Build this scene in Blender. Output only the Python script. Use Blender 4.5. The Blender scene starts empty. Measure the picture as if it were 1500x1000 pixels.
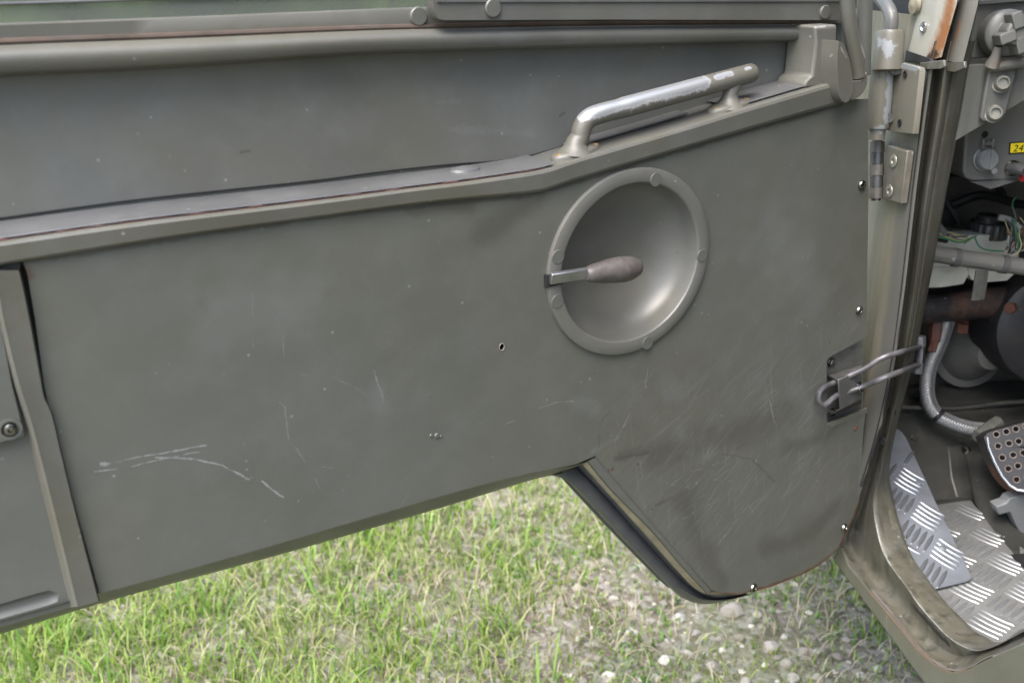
import bpy, bmesh, math, random
import numpy as np
from mathutils import Vector, Matrix, noise as mnoise
from mathutils.geometry import tessellate_polygon

random.seed(7)
rng = np.random.default_rng(7)
scene = bpy.context.scene
COL = scene.collection
R = math.radians

# ------------------------------------------------------------------ camera
CAM_H, PITCH, YAW, FPX = 1.25, R(21), R(7), 1458.33
cd = bpy.data.cameras.new("camera")
cam = bpy.data.objects.new("camera", cd)
COL.objects.link(cam)
cam.location = (0, 0, CAM_H)
cam.rotation_euler = (R(90) - PITCH, 0, -YAW)
cd.lens, cd.sensor_width, cd.sensor_fit = 35, 36, 'HORIZONTAL'
cd.clip_start, cd.clip_end = 0.02, 3000
cd.dof.use_dof = True
cd.dof.focus_distance = 1.04
cd.dof.aperture_fstop = 7.5
scene.camera = cam

# ------------------------------------------------------------------ light
SUN_EL, SUN_AZ = R(60), R(-140)          # azimuth from +Y (vehicle forward), clockwise
world = bpy.data.worlds.new("World")
scene.world = world
world.use_nodes = True
wn = world.node_tree
sky = wn.nodes.new("ShaderNodeTexSky")
sky.sky_type = 'NISHITA'
sky.sun_disc = False
sky.sun_elevation = SUN_EL
sky.sun_rotation = SUN_AZ
sky.air_density, sky.dust_density, sky.ozone_density = 1.0, 3.0, 1.0
wn.links.new(sky.outputs[0], wn.nodes["Background"].inputs[0])
wn.nodes["Background"].inputs[1].default_value = 0.15
sd = bpy.data.lights.new("sun", 'SUN')
sd.energy, sd.angle, sd.color = 1.5, R(48), (1.0, 0.985, 0.955)
sun = bpy.data.objects.new("sun", sd)
COL.objects.link(sun)
sdir = Vector((math.sin(SUN_AZ) * math.cos(SUN_EL), math.cos(SUN_AZ) * math.cos(SUN_EL), math.sin(SUN_EL)))
sun.rotation_euler = sdir.to_track_quat('Z', 'Y').to_euler()
sun.location = sdir * 20
vs = scene.view_settings
vs.view_transform, vs.look, vs.gamma, vs.use_curve_mapping = 'Standard', 'None', 1, False
vs.exposure = 2.05
scene.cycles.use_denoising = True
scene.cycles.max_bounces = 8

# ------------------------------------------------------------------ frames: the door swings 65 degrees off the body
CP = Vector((0, 0, CAM_H))
cR = Vector((math.cos(YAW), -math.sin(YAW), 0))
cF = Vector((math.sin(YAW) * math.cos(PITCH), math.cos(YAW) * math.cos(PITCH), -math.sin(PITCH)))
cU = cR.cross(cF)
def ray(px, py): return cR * (px - 750) + cU * (500 - py) + cF * FPX
OPEN = R(65.4)
DU = Vector((math.sin(OPEN), math.cos(OPEN), 0)); DV = Vector((0, 0, 1)); DN = DU.cross(DV)
DO = CP + ray(919, 386) / FPX                      # middle of the latch bowl
DM = Matrix((DU, DV, DN)).transposed().to_4x4(); DM.translation = DO
def D(px, py, w=0.0):                              # photo measurement -> door coordinates (along, up, out)
    r = ray(px, py); t = (DO + DN * w - CP).dot(DN) / r.dot(DN); q = CP + r * t - DO
    return Vector((q.dot(DU), q.dot(DV), q.dot(DN)))
def DW(px, py, w=0.0): return DM @ D(px, py, w)
def ax(px, py, a, val):
    r = ray(px, py); return CP + r * ((val - CP[a]) / r[a])
KX = 1.040
def SX(px, py, x): return ax(px, py, 0, x * KX)         # on a plane along the body side
def FY(px, py, y): return ax(px, py, 1, y)         # on a plane across the body
def HZ(px, py, z): return ax(px, py, 2, z)         # on a level plane

# ------------------------------------------------------------------ materials
def nt_new(name):
    m = bpy.data.materials.new(name); m.use_nodes = True
    nt = m.node_tree; b = nt.nodes["Principled BSDF"]
    return m, nt, b
def N(nt, t, **kw):
    n = nt.nodes.new(t)
    for k, v in kw.items(): setattr(n, k, v)
    return n
def seg_group():
    g = bpy.data.node_groups.new("mark_distance", 'ShaderNodeTree')
    for nm, ty in (("P", 'NodeSocketVector'), ("A", 'NodeSocketVector'), ("B", 'NodeSocketVector'), ("R", 'NodeSocketFloat'), ("Prev", 'NodeSocketFloat')):
        g.interface.new_socket(nm, in_out='INPUT', socket_type=ty)
    g.interface.new_socket("D", in_out='OUTPUT', socket_type='NodeSocketFloat')
    g.interface.new_socket("P", in_out='OUTPUT', socket_type='NodeSocketVector')
    i = N(g, 'NodeGroupInput'); o = N(g, 'NodeGroupOutput'); L = g.links.new
    pa = N(g, 'ShaderNodeVectorMath', operation='SUBTRACT'); L(i.outputs[0], pa.inputs[0]); L(i.outputs[1], pa.inputs[1])
    ba = N(g, 'ShaderNodeVectorMath', operation='SUBTRACT'); L(i.outputs[2], ba.inputs[0]); L(i.outputs[1], ba.inputs[1])
    d1 = N(g, 'ShaderNodeVectorMath', operation='DOT_PRODUCT'); L(pa.outputs[0], d1.inputs[0]); L(ba.outputs[0], d1.inputs[1])
    d2 = N(g, 'ShaderNodeVectorMath', operation='DOT_PRODUCT'); L(ba.outputs[0], d2.inputs[0]); L(ba.outputs[0], d2.inputs[1])
    dv = N(g, 'ShaderNodeMath', operation='DIVIDE', use_clamp=True); L(d1.outputs['Value'], dv.inputs[0]); L(d2.outputs['Value'], dv.inputs[1])
    sc = N(g, 'ShaderNodeVectorMath', operation='SCALE'); L(ba.outputs[0], sc.inputs[0]); L(dv.outputs[0], sc.inputs['Scale'])
    sb = N(g, 'ShaderNodeVectorMath', operation='SUBTRACT'); L(pa.outputs[0], sb.inputs[0]); L(sc.outputs[0], sb.inputs[1])
    le = N(g, 'ShaderNodeVectorMath', operation='LENGTH'); L(sb.outputs[0], le.inputs[0])
    q = N(g, 'ShaderNodeMath', operation='DIVIDE'); L(le.outputs['Value'], q.inputs[0]); L(i.outputs[3], q.inputs[1])
    mn = N(g, 'ShaderNodeMath', operation='MINIMUM'); L(q.outputs[0], mn.inputs[0]); L(i.outputs[4], mn.inputs[1])
    L(mn.outputs[0], o.inputs[0])
    tiny = N(g, 'ShaderNodeMath', operation='MULTIPLY'); L(mn.outputs[0], tiny.inputs[0]); tiny.inputs[1].default_value = 1e-12
    ad = N(g, 'ShaderNodeVectorMath', operation='ADD'); L(i.outputs[0], ad.inputs[0]); L(tiny.outputs[0], ad.inputs[1])
    L(ad.outputs[0], o.inputs[1])          # passed on, so that the marks are worked out one after another
    return g
SEG = seg_group()
def poly_segs(pts, r): return [(pts[i], pts[i + 1], r) for i in range(len(pts) - 1)]
def rgb(c): return (c[0], c[1], c[2], 1)

def coat(name, col, rough=0.45, var=0.12, dust=0.25, streak=0.0, wave=0.25, metal=0.0, marks=(), scuff=None, spec=0.5, fine=0.06, dustcol=(0.150, 0.150, 0.145), varscale=7.0, drift=0.0):
    """painted or bare metal: colour drift, dust, streaks, fine relief and marks with shapes of their own"""
    m, nt, b = nt_new(name); L = nt.links.new
    tc = N(nt, 'ShaderNodeTexCoord'); P = tc.outputs['Object']
    n1 = N(nt, 'ShaderNodeTexNoise'); n1.inputs['Scale'].default_value = varscale; n1.inputs['Detail'].default_value = 5; L(P, n1.inputs['Vector'])
    r1 = N(nt, 'ShaderNodeMapRange'); r1.inputs[1].default_value = .3; r1.inputs[2].default_value = .7
    r1.inputs[3].default_value = 1 - var; r1.inputs[4].default_value = 1 + var; L(n1.outputs[0], r1.inputs[0])
    mul = N(nt, 'ShaderNodeVectorMath', operation='SCALE'); mul.inputs[0].default_value = col; L(r1.outputs[0], mul.inputs['Scale'])
    cur = mul.outputs[0]
    if drift:                                   # the paint has gone browner in patches
        nd = N(nt, 'ShaderNodeTexNoise'); nd.inputs['Scale'].default_value = 4.2; nd.inputs['Detail'].default_value = 4; nd.inputs['Distortion'].default_value = .8; L(P, nd.inputs['Vector'])
        qd = N(nt, 'ShaderNodeMapRange'); qd.inputs[1].default_value = .40; qd.inputs[2].default_value = .64; qd.inputs[4].default_value = drift; L(nd.outputs[0], qd.inputs[0])
        tm_ = N(nt, 'ShaderNodeVectorMath', operation='MULTIPLY'); L(cur, tm_.inputs[0]); tm_.inputs[1].default_value = (1.02, .95, .78)
        xd = N(nt, 'ShaderNodeMix', data_type='RGBA'); L(qd.outputs[0], xd.inputs[0]); L(cur, xd.inputs[6]); L(tm_.outputs[0], xd.inputs[7]); cur = xd.outputs[2]
    def mix(fac, c):
        nonlocal cur
        x = N(nt, 'ShaderNodeMix', data_type='RGBA'); L(fac, x.inputs[0]); L(cur, x.inputs[6]); x.inputs[7].default_value = rgb(c); cur = x.outputs[2]
    def scaled(sock, f):
        q = N(nt, 'ShaderNodeMath', operation='MULTIPLY'); L(sock, q.inputs[0]); q.inputs[1].default_value = f; return q.outputs[0]
    rsock = None
    if dust:
        n2 = N(nt, 'ShaderNodeTexNoise'); n2.inputs['Scale'].default_value = 26; n2.inputs['Detail'].default_value = 8; n2.inputs['Roughness'].default_value = .72; L(P, n2.inputs['Vector'])
        q = N(nt, 'ShaderNodeMapRange'); q.inputs[1].default_value = .46; q.inputs[2].default_value = .80; L(n2.outputs[0], q.inputs[0])
        mix(scaled(q.outputs[0], dust), dustcol)
        vo = N(nt, 'ShaderNodeTexVoronoi'); vo.inputs['Scale'].default_value = 95; L(P, vo.inputs['Vector'])
        vq = N(nt, 'ShaderNodeMapRange'); vq.inputs[1].default_value = .16; vq.inputs[2].default_value = .04; L(vo.outputs['Distance'], vq.inputs[0])
        cr = N(nt, 'ShaderNodeSeparateColor'); L(vo.outputs['Color'], cr.inputs[0])
        ct = N(nt, 'ShaderNodeMapRange'); ct.inputs[1].default_value = .86; ct.inputs[2].default_value = .98; L(cr.outputs[0], ct.inputs[0])
        sp = N(nt, 'ShaderNodeMath', operation='MULTIPLY'); L(vq.outputs[0], sp.inputs[0]); L(ct.outputs[0], sp.inputs[1])
        mix(scaled(sp.outputs[0], min(1, dust * 1.6)), (0.36, 0.36, 0.34))
    if streak:
        mp = N(nt, 'ShaderNodeMapping'); mp.inputs['Scale'].default_value = (70, 70, 3.2); L(P, mp.inputs['Vector'])
        n3 = N(nt, 'ShaderNodeTexNoise'); n3.inputs['Scale'].default_value = 1; n3.inputs['Detail'].default_value = 4; L(mp.outputs[0], n3.inputs['Vector'])
        q = N(nt, 'ShaderNodeMapRange'); q.inputs[1].default_value = .47; q.inputs[2].default_value = .70; L(n3.outputs[0], q.inputs[0])
        mix(scaled(q.outputs[0], streak), tuple(c * .34 for c in col))
        mpb = N(nt, 'ShaderNodeMapping'); mpb.inputs['Scale'].default_value = (110, 110, 5); mpb.inputs['Location'].default_value = (3, 7, 1); L(P, mpb.inputs['Vector'])
        n3b = N(nt, 'ShaderNodeTexNoise'); n3b.inputs['Scale'].default_value = 1; n3b.inputs['Detail'].default_value = 5; L(mpb.outputs[0], n3b.inputs['Vector'])
        qb = N(nt, 'ShaderNodeMapRange'); qb.inputs[1].default_value = .55; qb.inputs[2].default_value = .74; L(n3b.outputs[0], qb.inputs[0])
        mix(scaled(qb.outputs[0], streak * .8), tuple(min(.5, c * 1.9 + .01) for c in col))
        mpc = N(nt, 'ShaderNodeTexNoise'); mpc.inputs['Scale'].default_value = 38; mpc.inputs['Detail'].default_value = 8; mpc.inputs['Roughness'].default_value = .75; L(P, mpc.inputs['Vector'])
        qc = N(nt, 'ShaderNodeMapRange'); qc.inputs[1].default_value = .58; qc.inputs[2].default_value = .70; L(mpc.outputs[0], qc.inputs[0])
        mix(scaled(qc.outputs[0], streak * .3), tuple(c * .30 for c in col))
    if scuff:                                       # crossing fine rub marks round a worn place
        ctr, rad, op, scol = scuff
        gs = N(nt, 'ShaderNodeGroup'); gs.node_tree = SEG; L(P, gs.inputs[0]); gs.inputs[1].default_value = ctr[0]; gs.inputs[2].default_value = ctr[1]; gs.inputs[3].default_value = rad; gs.inputs[4].default_value = 1e4
        fall = N(nt, 'ShaderNodeMapRange'); fall.inputs[1].default_value = 1; fall.inputs[2].default_value = .25; L(gs.outputs[0], fall.inputs[0])
        for ang, off in ((25, 0), (55, 3), (100, 7), (38, 11)):
            mp = N(nt, 'ShaderNodeMapping'); mp.inputs['Rotation'].default_value = (0, 0, R(-ang)); mp.inputs['Location'].default_value = (off, off, 0)
            L(P, mp.inputs['Vector'])
            mp2 = N(nt, 'ShaderNodeMapping'); mp2.inputs['Scale'].default_value = (13, 210, 1); L(mp.outputs[0], mp2.inputs['Vector'])
            n3 = N(nt, 'ShaderNodeTexNoise'); n3.inputs['Scale'].default_value = 1; n3.inputs['Detail'].default_value = 2; n3.inputs['Distortion'].default_value = .6; L(mp2.outputs[0], n3.inputs['Vector'])
            q = N(nt, 'ShaderNodeMapRange'); q.inputs[1].default_value = .60; q.inputs[2].default_value = .76; L(n3.outputs[0], q.inputs[0])
            f = N(nt, 'ShaderNodeMath', operation='MULTIPLY'); L(q.outputs[0], f.inputs[0]); L(fall.outputs[0], f.inputs[1])
            mix(scaled(f.outputs[0], op), scol)
    metal_sock = None
    if marks:
        wb = N(nt, 'ShaderNodeTexNoise'); wb.inputs['Scale'].default_value = 34; wb.inputs['Detail'].default_value = 3; L(P, wb.inputs['Vector'])
        w1 = N(nt, 'ShaderNodeVectorMath', operation='SUBTRACT'); L(wb.outputs['Color'], w1.inputs[0]); w1.inputs[1].default_value = (.5, .5, .5)
        w2 = N(nt, 'ShaderNodeVectorMath', operation='SCALE'); L(w1.outputs[0], w2.inputs[0]); w2.inputs['Scale'].default_value = .0052
        w3 = N(nt, 'ShaderNodeVectorMath', operation='ADD'); L(P, w3.inputs[0]); L(w2.outputs[0], w3.inputs[1]); PW_ = w3.outputs[0]
    PS = PW_ if marks else P
    for mk_ in marks:
        segs, mcol, op, soft, amt, nsc = mk_[:6]
        bare = len(mk_) > 6 and mk_[6]
        last = None
        for (A, B, rr) in segs:
            gs = N(nt, 'ShaderNodeGroup'); gs.node_tree = SEG; L(PS, gs.inputs[0])
            gs.inputs[1].default_value = A; gs.inputs[2].default_value = B; gs.inputs[3].default_value = rr
            if last is None: gs.inputs[4].default_value = 1e4
            else: L(last, gs.inputs[4])
            last = gs.outputs[0]; PS = gs.outputs[1]
        nn = N(nt, 'ShaderNodeTexNoise'); nn.inputs['Scale'].default_value = nsc; nn.inputs['Detail'].default_value = 5; nn.inputs['Roughness'].default_value = .65; L(P, nn.inputs['Vector'])
        a1 = N(nt, 'ShaderNodeMath', operation='MULTIPLY_ADD'); L(nn.outputs[0], a1.inputs[0]); a1.inputs[1].default_value = amt * 2; a1.inputs[2].default_value = -amt
        a2 = N(nt, 'ShaderNodeMath', operation='ADD'); L(last, a2.inputs[0]); L(a1.outputs[0], a2.inputs[1])
        mr = N(nt, 'ShaderNodeMapRange', interpolation_type='SMOOTHSTEP'); mr.inputs[1].default_value = 1 - soft; mr.inputs[2].default_value = 1.0
        mr.inputs[3].default_value = op; mr.inputs[4].default_value = 0; L(a2.outputs[0], mr.inputs[0])
        mix(mr.outputs[0], mcol)
        if bare: metal_sock = mr.outputs[0]
    L(cur, b.inputs['Base Color'])
    b.inputs['Metallic'].default_value = metal
    b.inputs['Specular IOR Level'].default_value = spec
    n4 = N(nt, 'ShaderNodeTexNoise'); n4.inputs['Scale'].default_value = 14; n4.inputs['Detail'].default_value = 6; L(P, n4.inputs['Vector'])
    rr_ = N(nt, 'ShaderNodeMapRange'); rr_.inputs[1].default_value = .3; rr_.inputs[2].default_value = .7
    rr_.inputs[3].default_value = rough - .07; rr_.inputs[4].default_value = rough + .09; L(n4.outputs[0], rr_.inputs[0])
    rs = rr_.outputs[0]
    if metal_sock is not None:
        L(scaled(metal_sock, .78), b.inputs['Metallic'])
        x = N(nt, 'ShaderNodeMix', data_type='FLOAT'); L(metal_sock, x.inputs[0]); L(rs, x.inputs[2]); x.inputs[3].default_value = .33; rs = x.outputs[0]
    L(rs, b.inputs['Roughness'])
    f = N(nt, 'ShaderNodeTexNoise'); f.inputs['Scale'].default_value = 420; f.inputs['Detail'].default_value = 3; L(P, f.inputs['Vector'])
    bu = N(nt, 'ShaderNodeBump'); bu.inputs['Strength'].default_value = fine; bu.inputs['Distance'].default_value = .0015; L(f.outputs[0], bu.inputs['Height'])
    if wave >= .2:
        dn_ = N(nt, 'ShaderNodeTexNoise'); dn_.inputs['Scale'].default_value = 32; dn_.inputs['Detail'].default_value = 2; L(P, dn_.inputs['Vector'])
        bd = N(nt, 'ShaderNodeBump'); bd.inputs['Strength'].default_value = .10; bd.inputs['Distance'].default_value = .004; L(dn_.outputs[0], bd.inputs['Height']); L(bd.outputs[0], bu.inputs['Normal'])
    if wave:
        lw = N(nt, 'ShaderNodeTexNoise'); lw.inputs['Scale'].default_value = 5.0; lw.inputs['Detail'].default_value = 2; L(P, lw.inputs['Vector'])
        b2 = N(nt, 'ShaderNodeBump'); b2.inputs['Strength'].default_value = wave; b2.inputs['Distance'].default_value = .012; L(lw.outputs[0], b2.inputs['Height'])
        L(b2.outputs[0], (bd if wave >= .2 else bu).inputs['Normal'])
    L(bu.outputs[0], b.inputs['Normal'])
    return m

def plain(name, col, rough=.5, metal=0.0, spec=.5, emit=None):
    m, nt, b = nt_new(name)
    b.inputs['Base Color'].default_value = rgb(col); b.inputs['Roughness'].default_value = rough; b.inputs['Metallic'].default_value = metal
    b.inputs['Specular IOR Level'].default_value = spec
    return m

OL = (0.0825, 0.0845, 0.0735)
RUST = (0.17, 0.062, 0.025)
PALE = (0.40, 0.41, 0.41)
def dl(*pp, w=0.0): return [tuple(D(x, y, w)) for x, y in pp]

# scratches on the inner panel
scr, bright = [], []
for pts, r in [
    ([(150, 680), (215, 668), (300, 654)], .0016), ([(178, 676), (150, 679)], .003), ([(140, 690), (185, 686), (240, 673), (305, 660)], .0011),
    ([(228, 671), (285, 673), (325, 682), (345, 691), (365, 702)], .0018), ([(357, 703), (396, 693)], .0007), ([(385, 705), (398, 716), (415, 728)], .0022),
    ([(414, 480), (416, 520)], .0009), ([(418, 545), (450, 549), (490, 555), (520, 566), (537, 578)], .0008), ([(410, 590), (418, 597), (421, 640), (445, 672)], .0012),
    ([(549, 542), (555, 563), (563, 585), (556, 598)], .0018), ([(620, 580), (632, 575)], .0007), ([(445, 672), (470, 720)], .0011),
    ([(735, 625), (780, 600), (820, 588), (876, 586)], .0012), ([(950, 535), (945, 570), (920, 610), (900, 650)], .0013), ([(957, 540), (938, 590), (915, 625)], .0008),
    ([(460, 683), (488, 685)], .0009), ([(975, 707), (1010, 715)], .0011), ([(1050, 800), (1095, 740)], .0016), ([(1058, 790), (1085, 760)], .0011),
    ([(1095, 737), (1105, 752)], .0008), ([(1105, 680), (1122, 640)], .0009), ([(1226, 651), (1250, 650)], .0008), ([(1020, 700), (1078, 704)], .0009),
    ([(370, 430), (372, 510)], .0006), ([(505, 700), (528, 690)], .0007), ([(583, 745), (600, 722)], .0007), ([(1128, 585), (1135, 620)], .0020),
    ([(1000, 760), (1062, 727)], .0009), ([(1012, 690), (1060, 676)], .0011), ([(1160, 760), (1190, 738)], .0009), ([(690, 625), (715, 612)], .0006),
]:
    (scr if len(scr) > 13 or len(bright) > 12 else bright).extend(poly_segs(dl(*pts), r * .62))
haze_ = []
for pts, r in [([(975, 560), (990, 580)], .020), ([(845, 590), (870, 600)], .016), ([(555, 570), (560, 600)], .014), ([(330, 470), (420, 440)], .045), ([(1165, 570), (1195, 600)], .022),
               ([(1130, 340), (1190, 430)], .06), ([(1000, 640), (1040, 650)], .02), ([(870, 660), (905, 640)], .006)]:
    haze_ += poly_segs(dl(*pts), r)
darks = []
for pts, r in [([(1073, 657), (1090, 651), (1104, 646)], .0011), ([(900, 672), (950, 663)], .0035), ([(960, 740), (985, 728)], .003), ([(1030, 632), (1052, 624)], .0008), ([(1060, 664), (1100, 672), (1135, 706)], .002),
               ([(1000, 745), (1030, 730)], .0016)]:
    darks += poly_segs(dl(*pts), r)
stain = poly_segs(dl((905, 668), (960, 660), (1010, 668)), .012) + poly_segs(dl((1150, 655), (1210, 640), (1245, 600)), .018) + poly_segs(dl((1120, 800), (1180, 790), (1225, 740)), .024) + poly_segs(dl((960, 665), (1060, 640), (1150, 610)), .03) + poly_segs(dl((600, 305), (690, 300)), .012) + poly_segs(dl((700, 350), (790, 290)), .02) + poly_segs(dl((1000, 730), (1030, 800), (1060, 850)), .022)
rust_edge = poly_segs(dl((1050, 869), (1080, 872), (1111, 864), (1160, 847), (1198, 829), (1229, 801), (1244, 771), (1260, 733), (1261, 715)), .0040)
rust_spots = [(tuple(D(x, y)), tuple(D(x + 1, y + 1)), r) for x, y, r in [(934, 679, .0022), (36, 400, .008), (42, 404, .006), (1252, 628, .003), (891, 688, .002), (928, 622, .001), (1215, 501, .002), (897, 686, .0025), (955, 745, .0015), (988, 795, .0015)]]
joint = poly_segs(dl((25, 386), (260, 349), (500, 313), (770, 286), (812, 277), (850, 264), (1000, 220), (1150, 177), (1232, 153)), .0035)
weld = poly_segs(dl((868, 671), (878, 652), (877, 632), (884, 612), (894, 603)), .0011)
M_PANEL = coat("panel_paint", OL, rough=.40, var=.05, dust=.22, drift=.35, wave=.22, marks=[
    (haze_, (.17, .18, .185), .14, 1.0, 1.0, 30), (stain, (.050, .047, .038), .48, 1.0, .9, 25),
    (scr, (.25, .26, .265), .34, 1.0, 1.5, 90), (bright, (.30, .31, .315), .46, 1.0, 2.0, 120), (darks, (.042, .040, .035), .5, 1.0, 1.1, 110),
    (joint, (.035, .031, .025), .6, .9, .8, 120), (weld, (.06, .055, .045), .8, .7, .2, 80),
    (rust_spots, (.070, .042, .028), .75, .6, .5, 120), (rust_edge, (.085, .040, .024), .9, .5, 1.5, 70)],
    scuff=((tuple(D(1020, 720)), tuple(D(1180, 640))), .23, .24, (.20, .21, .215)))
M_OLIVE = coat("olive_paint", OL, rough=.42, var=.08, dust=.2, wave=.1)
M_RECESS = coat("recess_paint", (.098, .100, .093), rough=.42, var=.06, dust=.4, drift=.7, wave=.22, marks=[
    (poly_segs(dl((640, 150), (675, 148), w=-.05), .003) + poly_segs(dl((660, 190), (780, 195), w=-.05), .006), (.20, .21, .21), .10, 1.0, 2.2, 240),
    (poly_segs(dl((820, 170), (826, 165), w=-.05), .002) + poly_segs(dl((352, 224), (366, 222), w=-.05), .0016) + poly_segs(dl((1150, 97), (1170, 92), w=-.05), .004), (.05, .045, .04), .6, .6, .6, 200)])
M_BELT = coat("belt_paint", (0.092, 0.092, 0.082), rough=.40, var=.08, dust=.35, drift=.8, wave=.06, marks=[
    (poly_segs(dl((30, 383), (260, 345), (500, 309), (770, 283), (850, 260), (1232, 150), w=.010), .0022), (.055, .045, .032), .75, .8, .8, 130),
    (poly_segs(dl((100, 370), (150, 362), w=.011), .003) + poly_segs(dl((190, 358), (215, 354), w=.011), .004), (.20, .11, .03), .55, .9, .9, 160)])
M_STRIP = coat("strip_paint", (0.083, 0.084, 0.083), rough=.42, var=.12, dust=.5, wave=.06)
M_DARKPAINT = coat("dark_edge_paint", (0.048, 0.048, 0.046), rough=.34, var=.15, dust=.25, wave=.05)
M_LIP = coat("arch_lip_rubber", (0.050, 0.053, 0.059), rough=.36, var=.2, dust=.35, wave=.1, dustcol=(.14, .13, .12))
M_SEALTAN = coat("tan_sealant", (.19, .165, .105), rough=.7, var=.25, dust=.4, wave=.1, varscale=40, streak=.0)
M_STEEL = coat("worn_steel", (.42, .43, .44), rough=.30, var=.15, dust=.3, wave=0, metal=.9, varscale=60, dustcol=(.2, .19, .17))
M_SCREW = coat("screw_steel", (.22, .215, .20), rough=.24, var=.2, dust=.3, wave=0, metal=1.0, varscale=150, dustcol=(.25, .17, .11))
M_ZINC = coat("dull_zinc", (.20, .196, .165), rough=.42, var=.15, dust=.4, wave=0, metal=.35, varscale=80)
M_BRASS = coat("brassy_screw", (.34, .22, .09), rough=.45, var=.3, dust=.3, wave=0, metal=.6, varscale=200)
M_BLACKHOLE = plain("void_black", (.006, .006, .006), .8)
M_BLACK = coat("black_paint", (.015, .015, .017), rough=.45, var=.3, dust=.5, wave=.2, dustcol=(.055, .048, .040), spec=.35)
M_RUSTBLACK = coat("rusty_black", (.014, .014, .016), rough=.55, var=.3, dust=1.0, wave=.5, dustcol=(.145, .068, .040), varscale=20, fine=.9, streak=.3)
M_RUSTBROWN = coat("rust_brown", (.10, .036, .022), rough=.7, var=.35, dust=.4, wave=.2, varscale=40)
M_TAN = coat("tan_body_paint", (0.239, 0.225, 0.171), rough=.42, var=.10, dust=.35, wave=.1, streak=.25)
M_GREY = coat("grey_green_paint", (0.105, 0.105, 0.094), rough=.40, var=.15, dust=.35, wave=.1, streak=.35)
M_GREYCLEAN = coat("grey_box_paint", (0.112, 0.112, 0.104), rough=.45, var=.1, dust=.3, wave=.05)
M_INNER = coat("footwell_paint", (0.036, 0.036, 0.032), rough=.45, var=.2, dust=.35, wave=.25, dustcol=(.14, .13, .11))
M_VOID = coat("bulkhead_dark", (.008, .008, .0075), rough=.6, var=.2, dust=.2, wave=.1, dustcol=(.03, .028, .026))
M_TREAD = coat("polished_tread", (0.306, 0.312, 0.318), rough=.30, var=.08, dust=.25, wave=0, metal=.6, varscale=30)
M_TREADB = coat("kick_tread", (0.253, 0.266, 0.285), rough=.34, var=.08, dust=.3, wave=0, metal=.7, varscale=30)
M_ALU = coat("checker_aluminium", (0.234, 0.238, 0.234), rough=.45, var=.2, dust=.9, wave=.2, metal=.45, varscale=22, dustcol=(.20, .19, .17))
M_ALUB = coat("kick_aluminium", (0.289, 0.310, 0.348), rough=.38, var=.14, dust=.3, wave=.12, metal=.6, varscale=30, dustcol=(.27, .27, .27))
M_YEL = plain("label_yellow", (.78, .62, .02), .4)
M_INK = plain("label_ink", (.012, .012, .012), .5)
M_RED = plain("red_cap", (.22, .01, .012), .4)
M_RESV = coat("milky_plastic", (.55, .55, .50), rough=.35, var=.12, dust=.4, wave=.1, dustcol=(.22, .20, .16), varscale=25)
M_PLASTIC = coat("black_plastic", (.030, .031, .033), rough=.4, var=.2, dust=.5, wave=0, dustcol=(.10, .095, .085))
M_GREEN = plain("green_wire", (.02, .13, .05), .5)
M_YW = plain("yellow_wire", (.22, .195, .10), .55)
M_OW = plain("orange_wire", (.22, .09, .025), .5)
M_BW = plain("grey_wire", (.07, .07, .07), .5)
M_REDSEAL = coat("red_sealant", (.075, .030, .026), rough=.6, var=.4, dust=1.0, wave=0, varscale=50, dustcol=(.07, .064, .055))
M_WHITEM = coat("white_bracket", (0.150, 0.158, 0.160), rough=.45, var=.2, dust=.5, wave=0)

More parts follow.
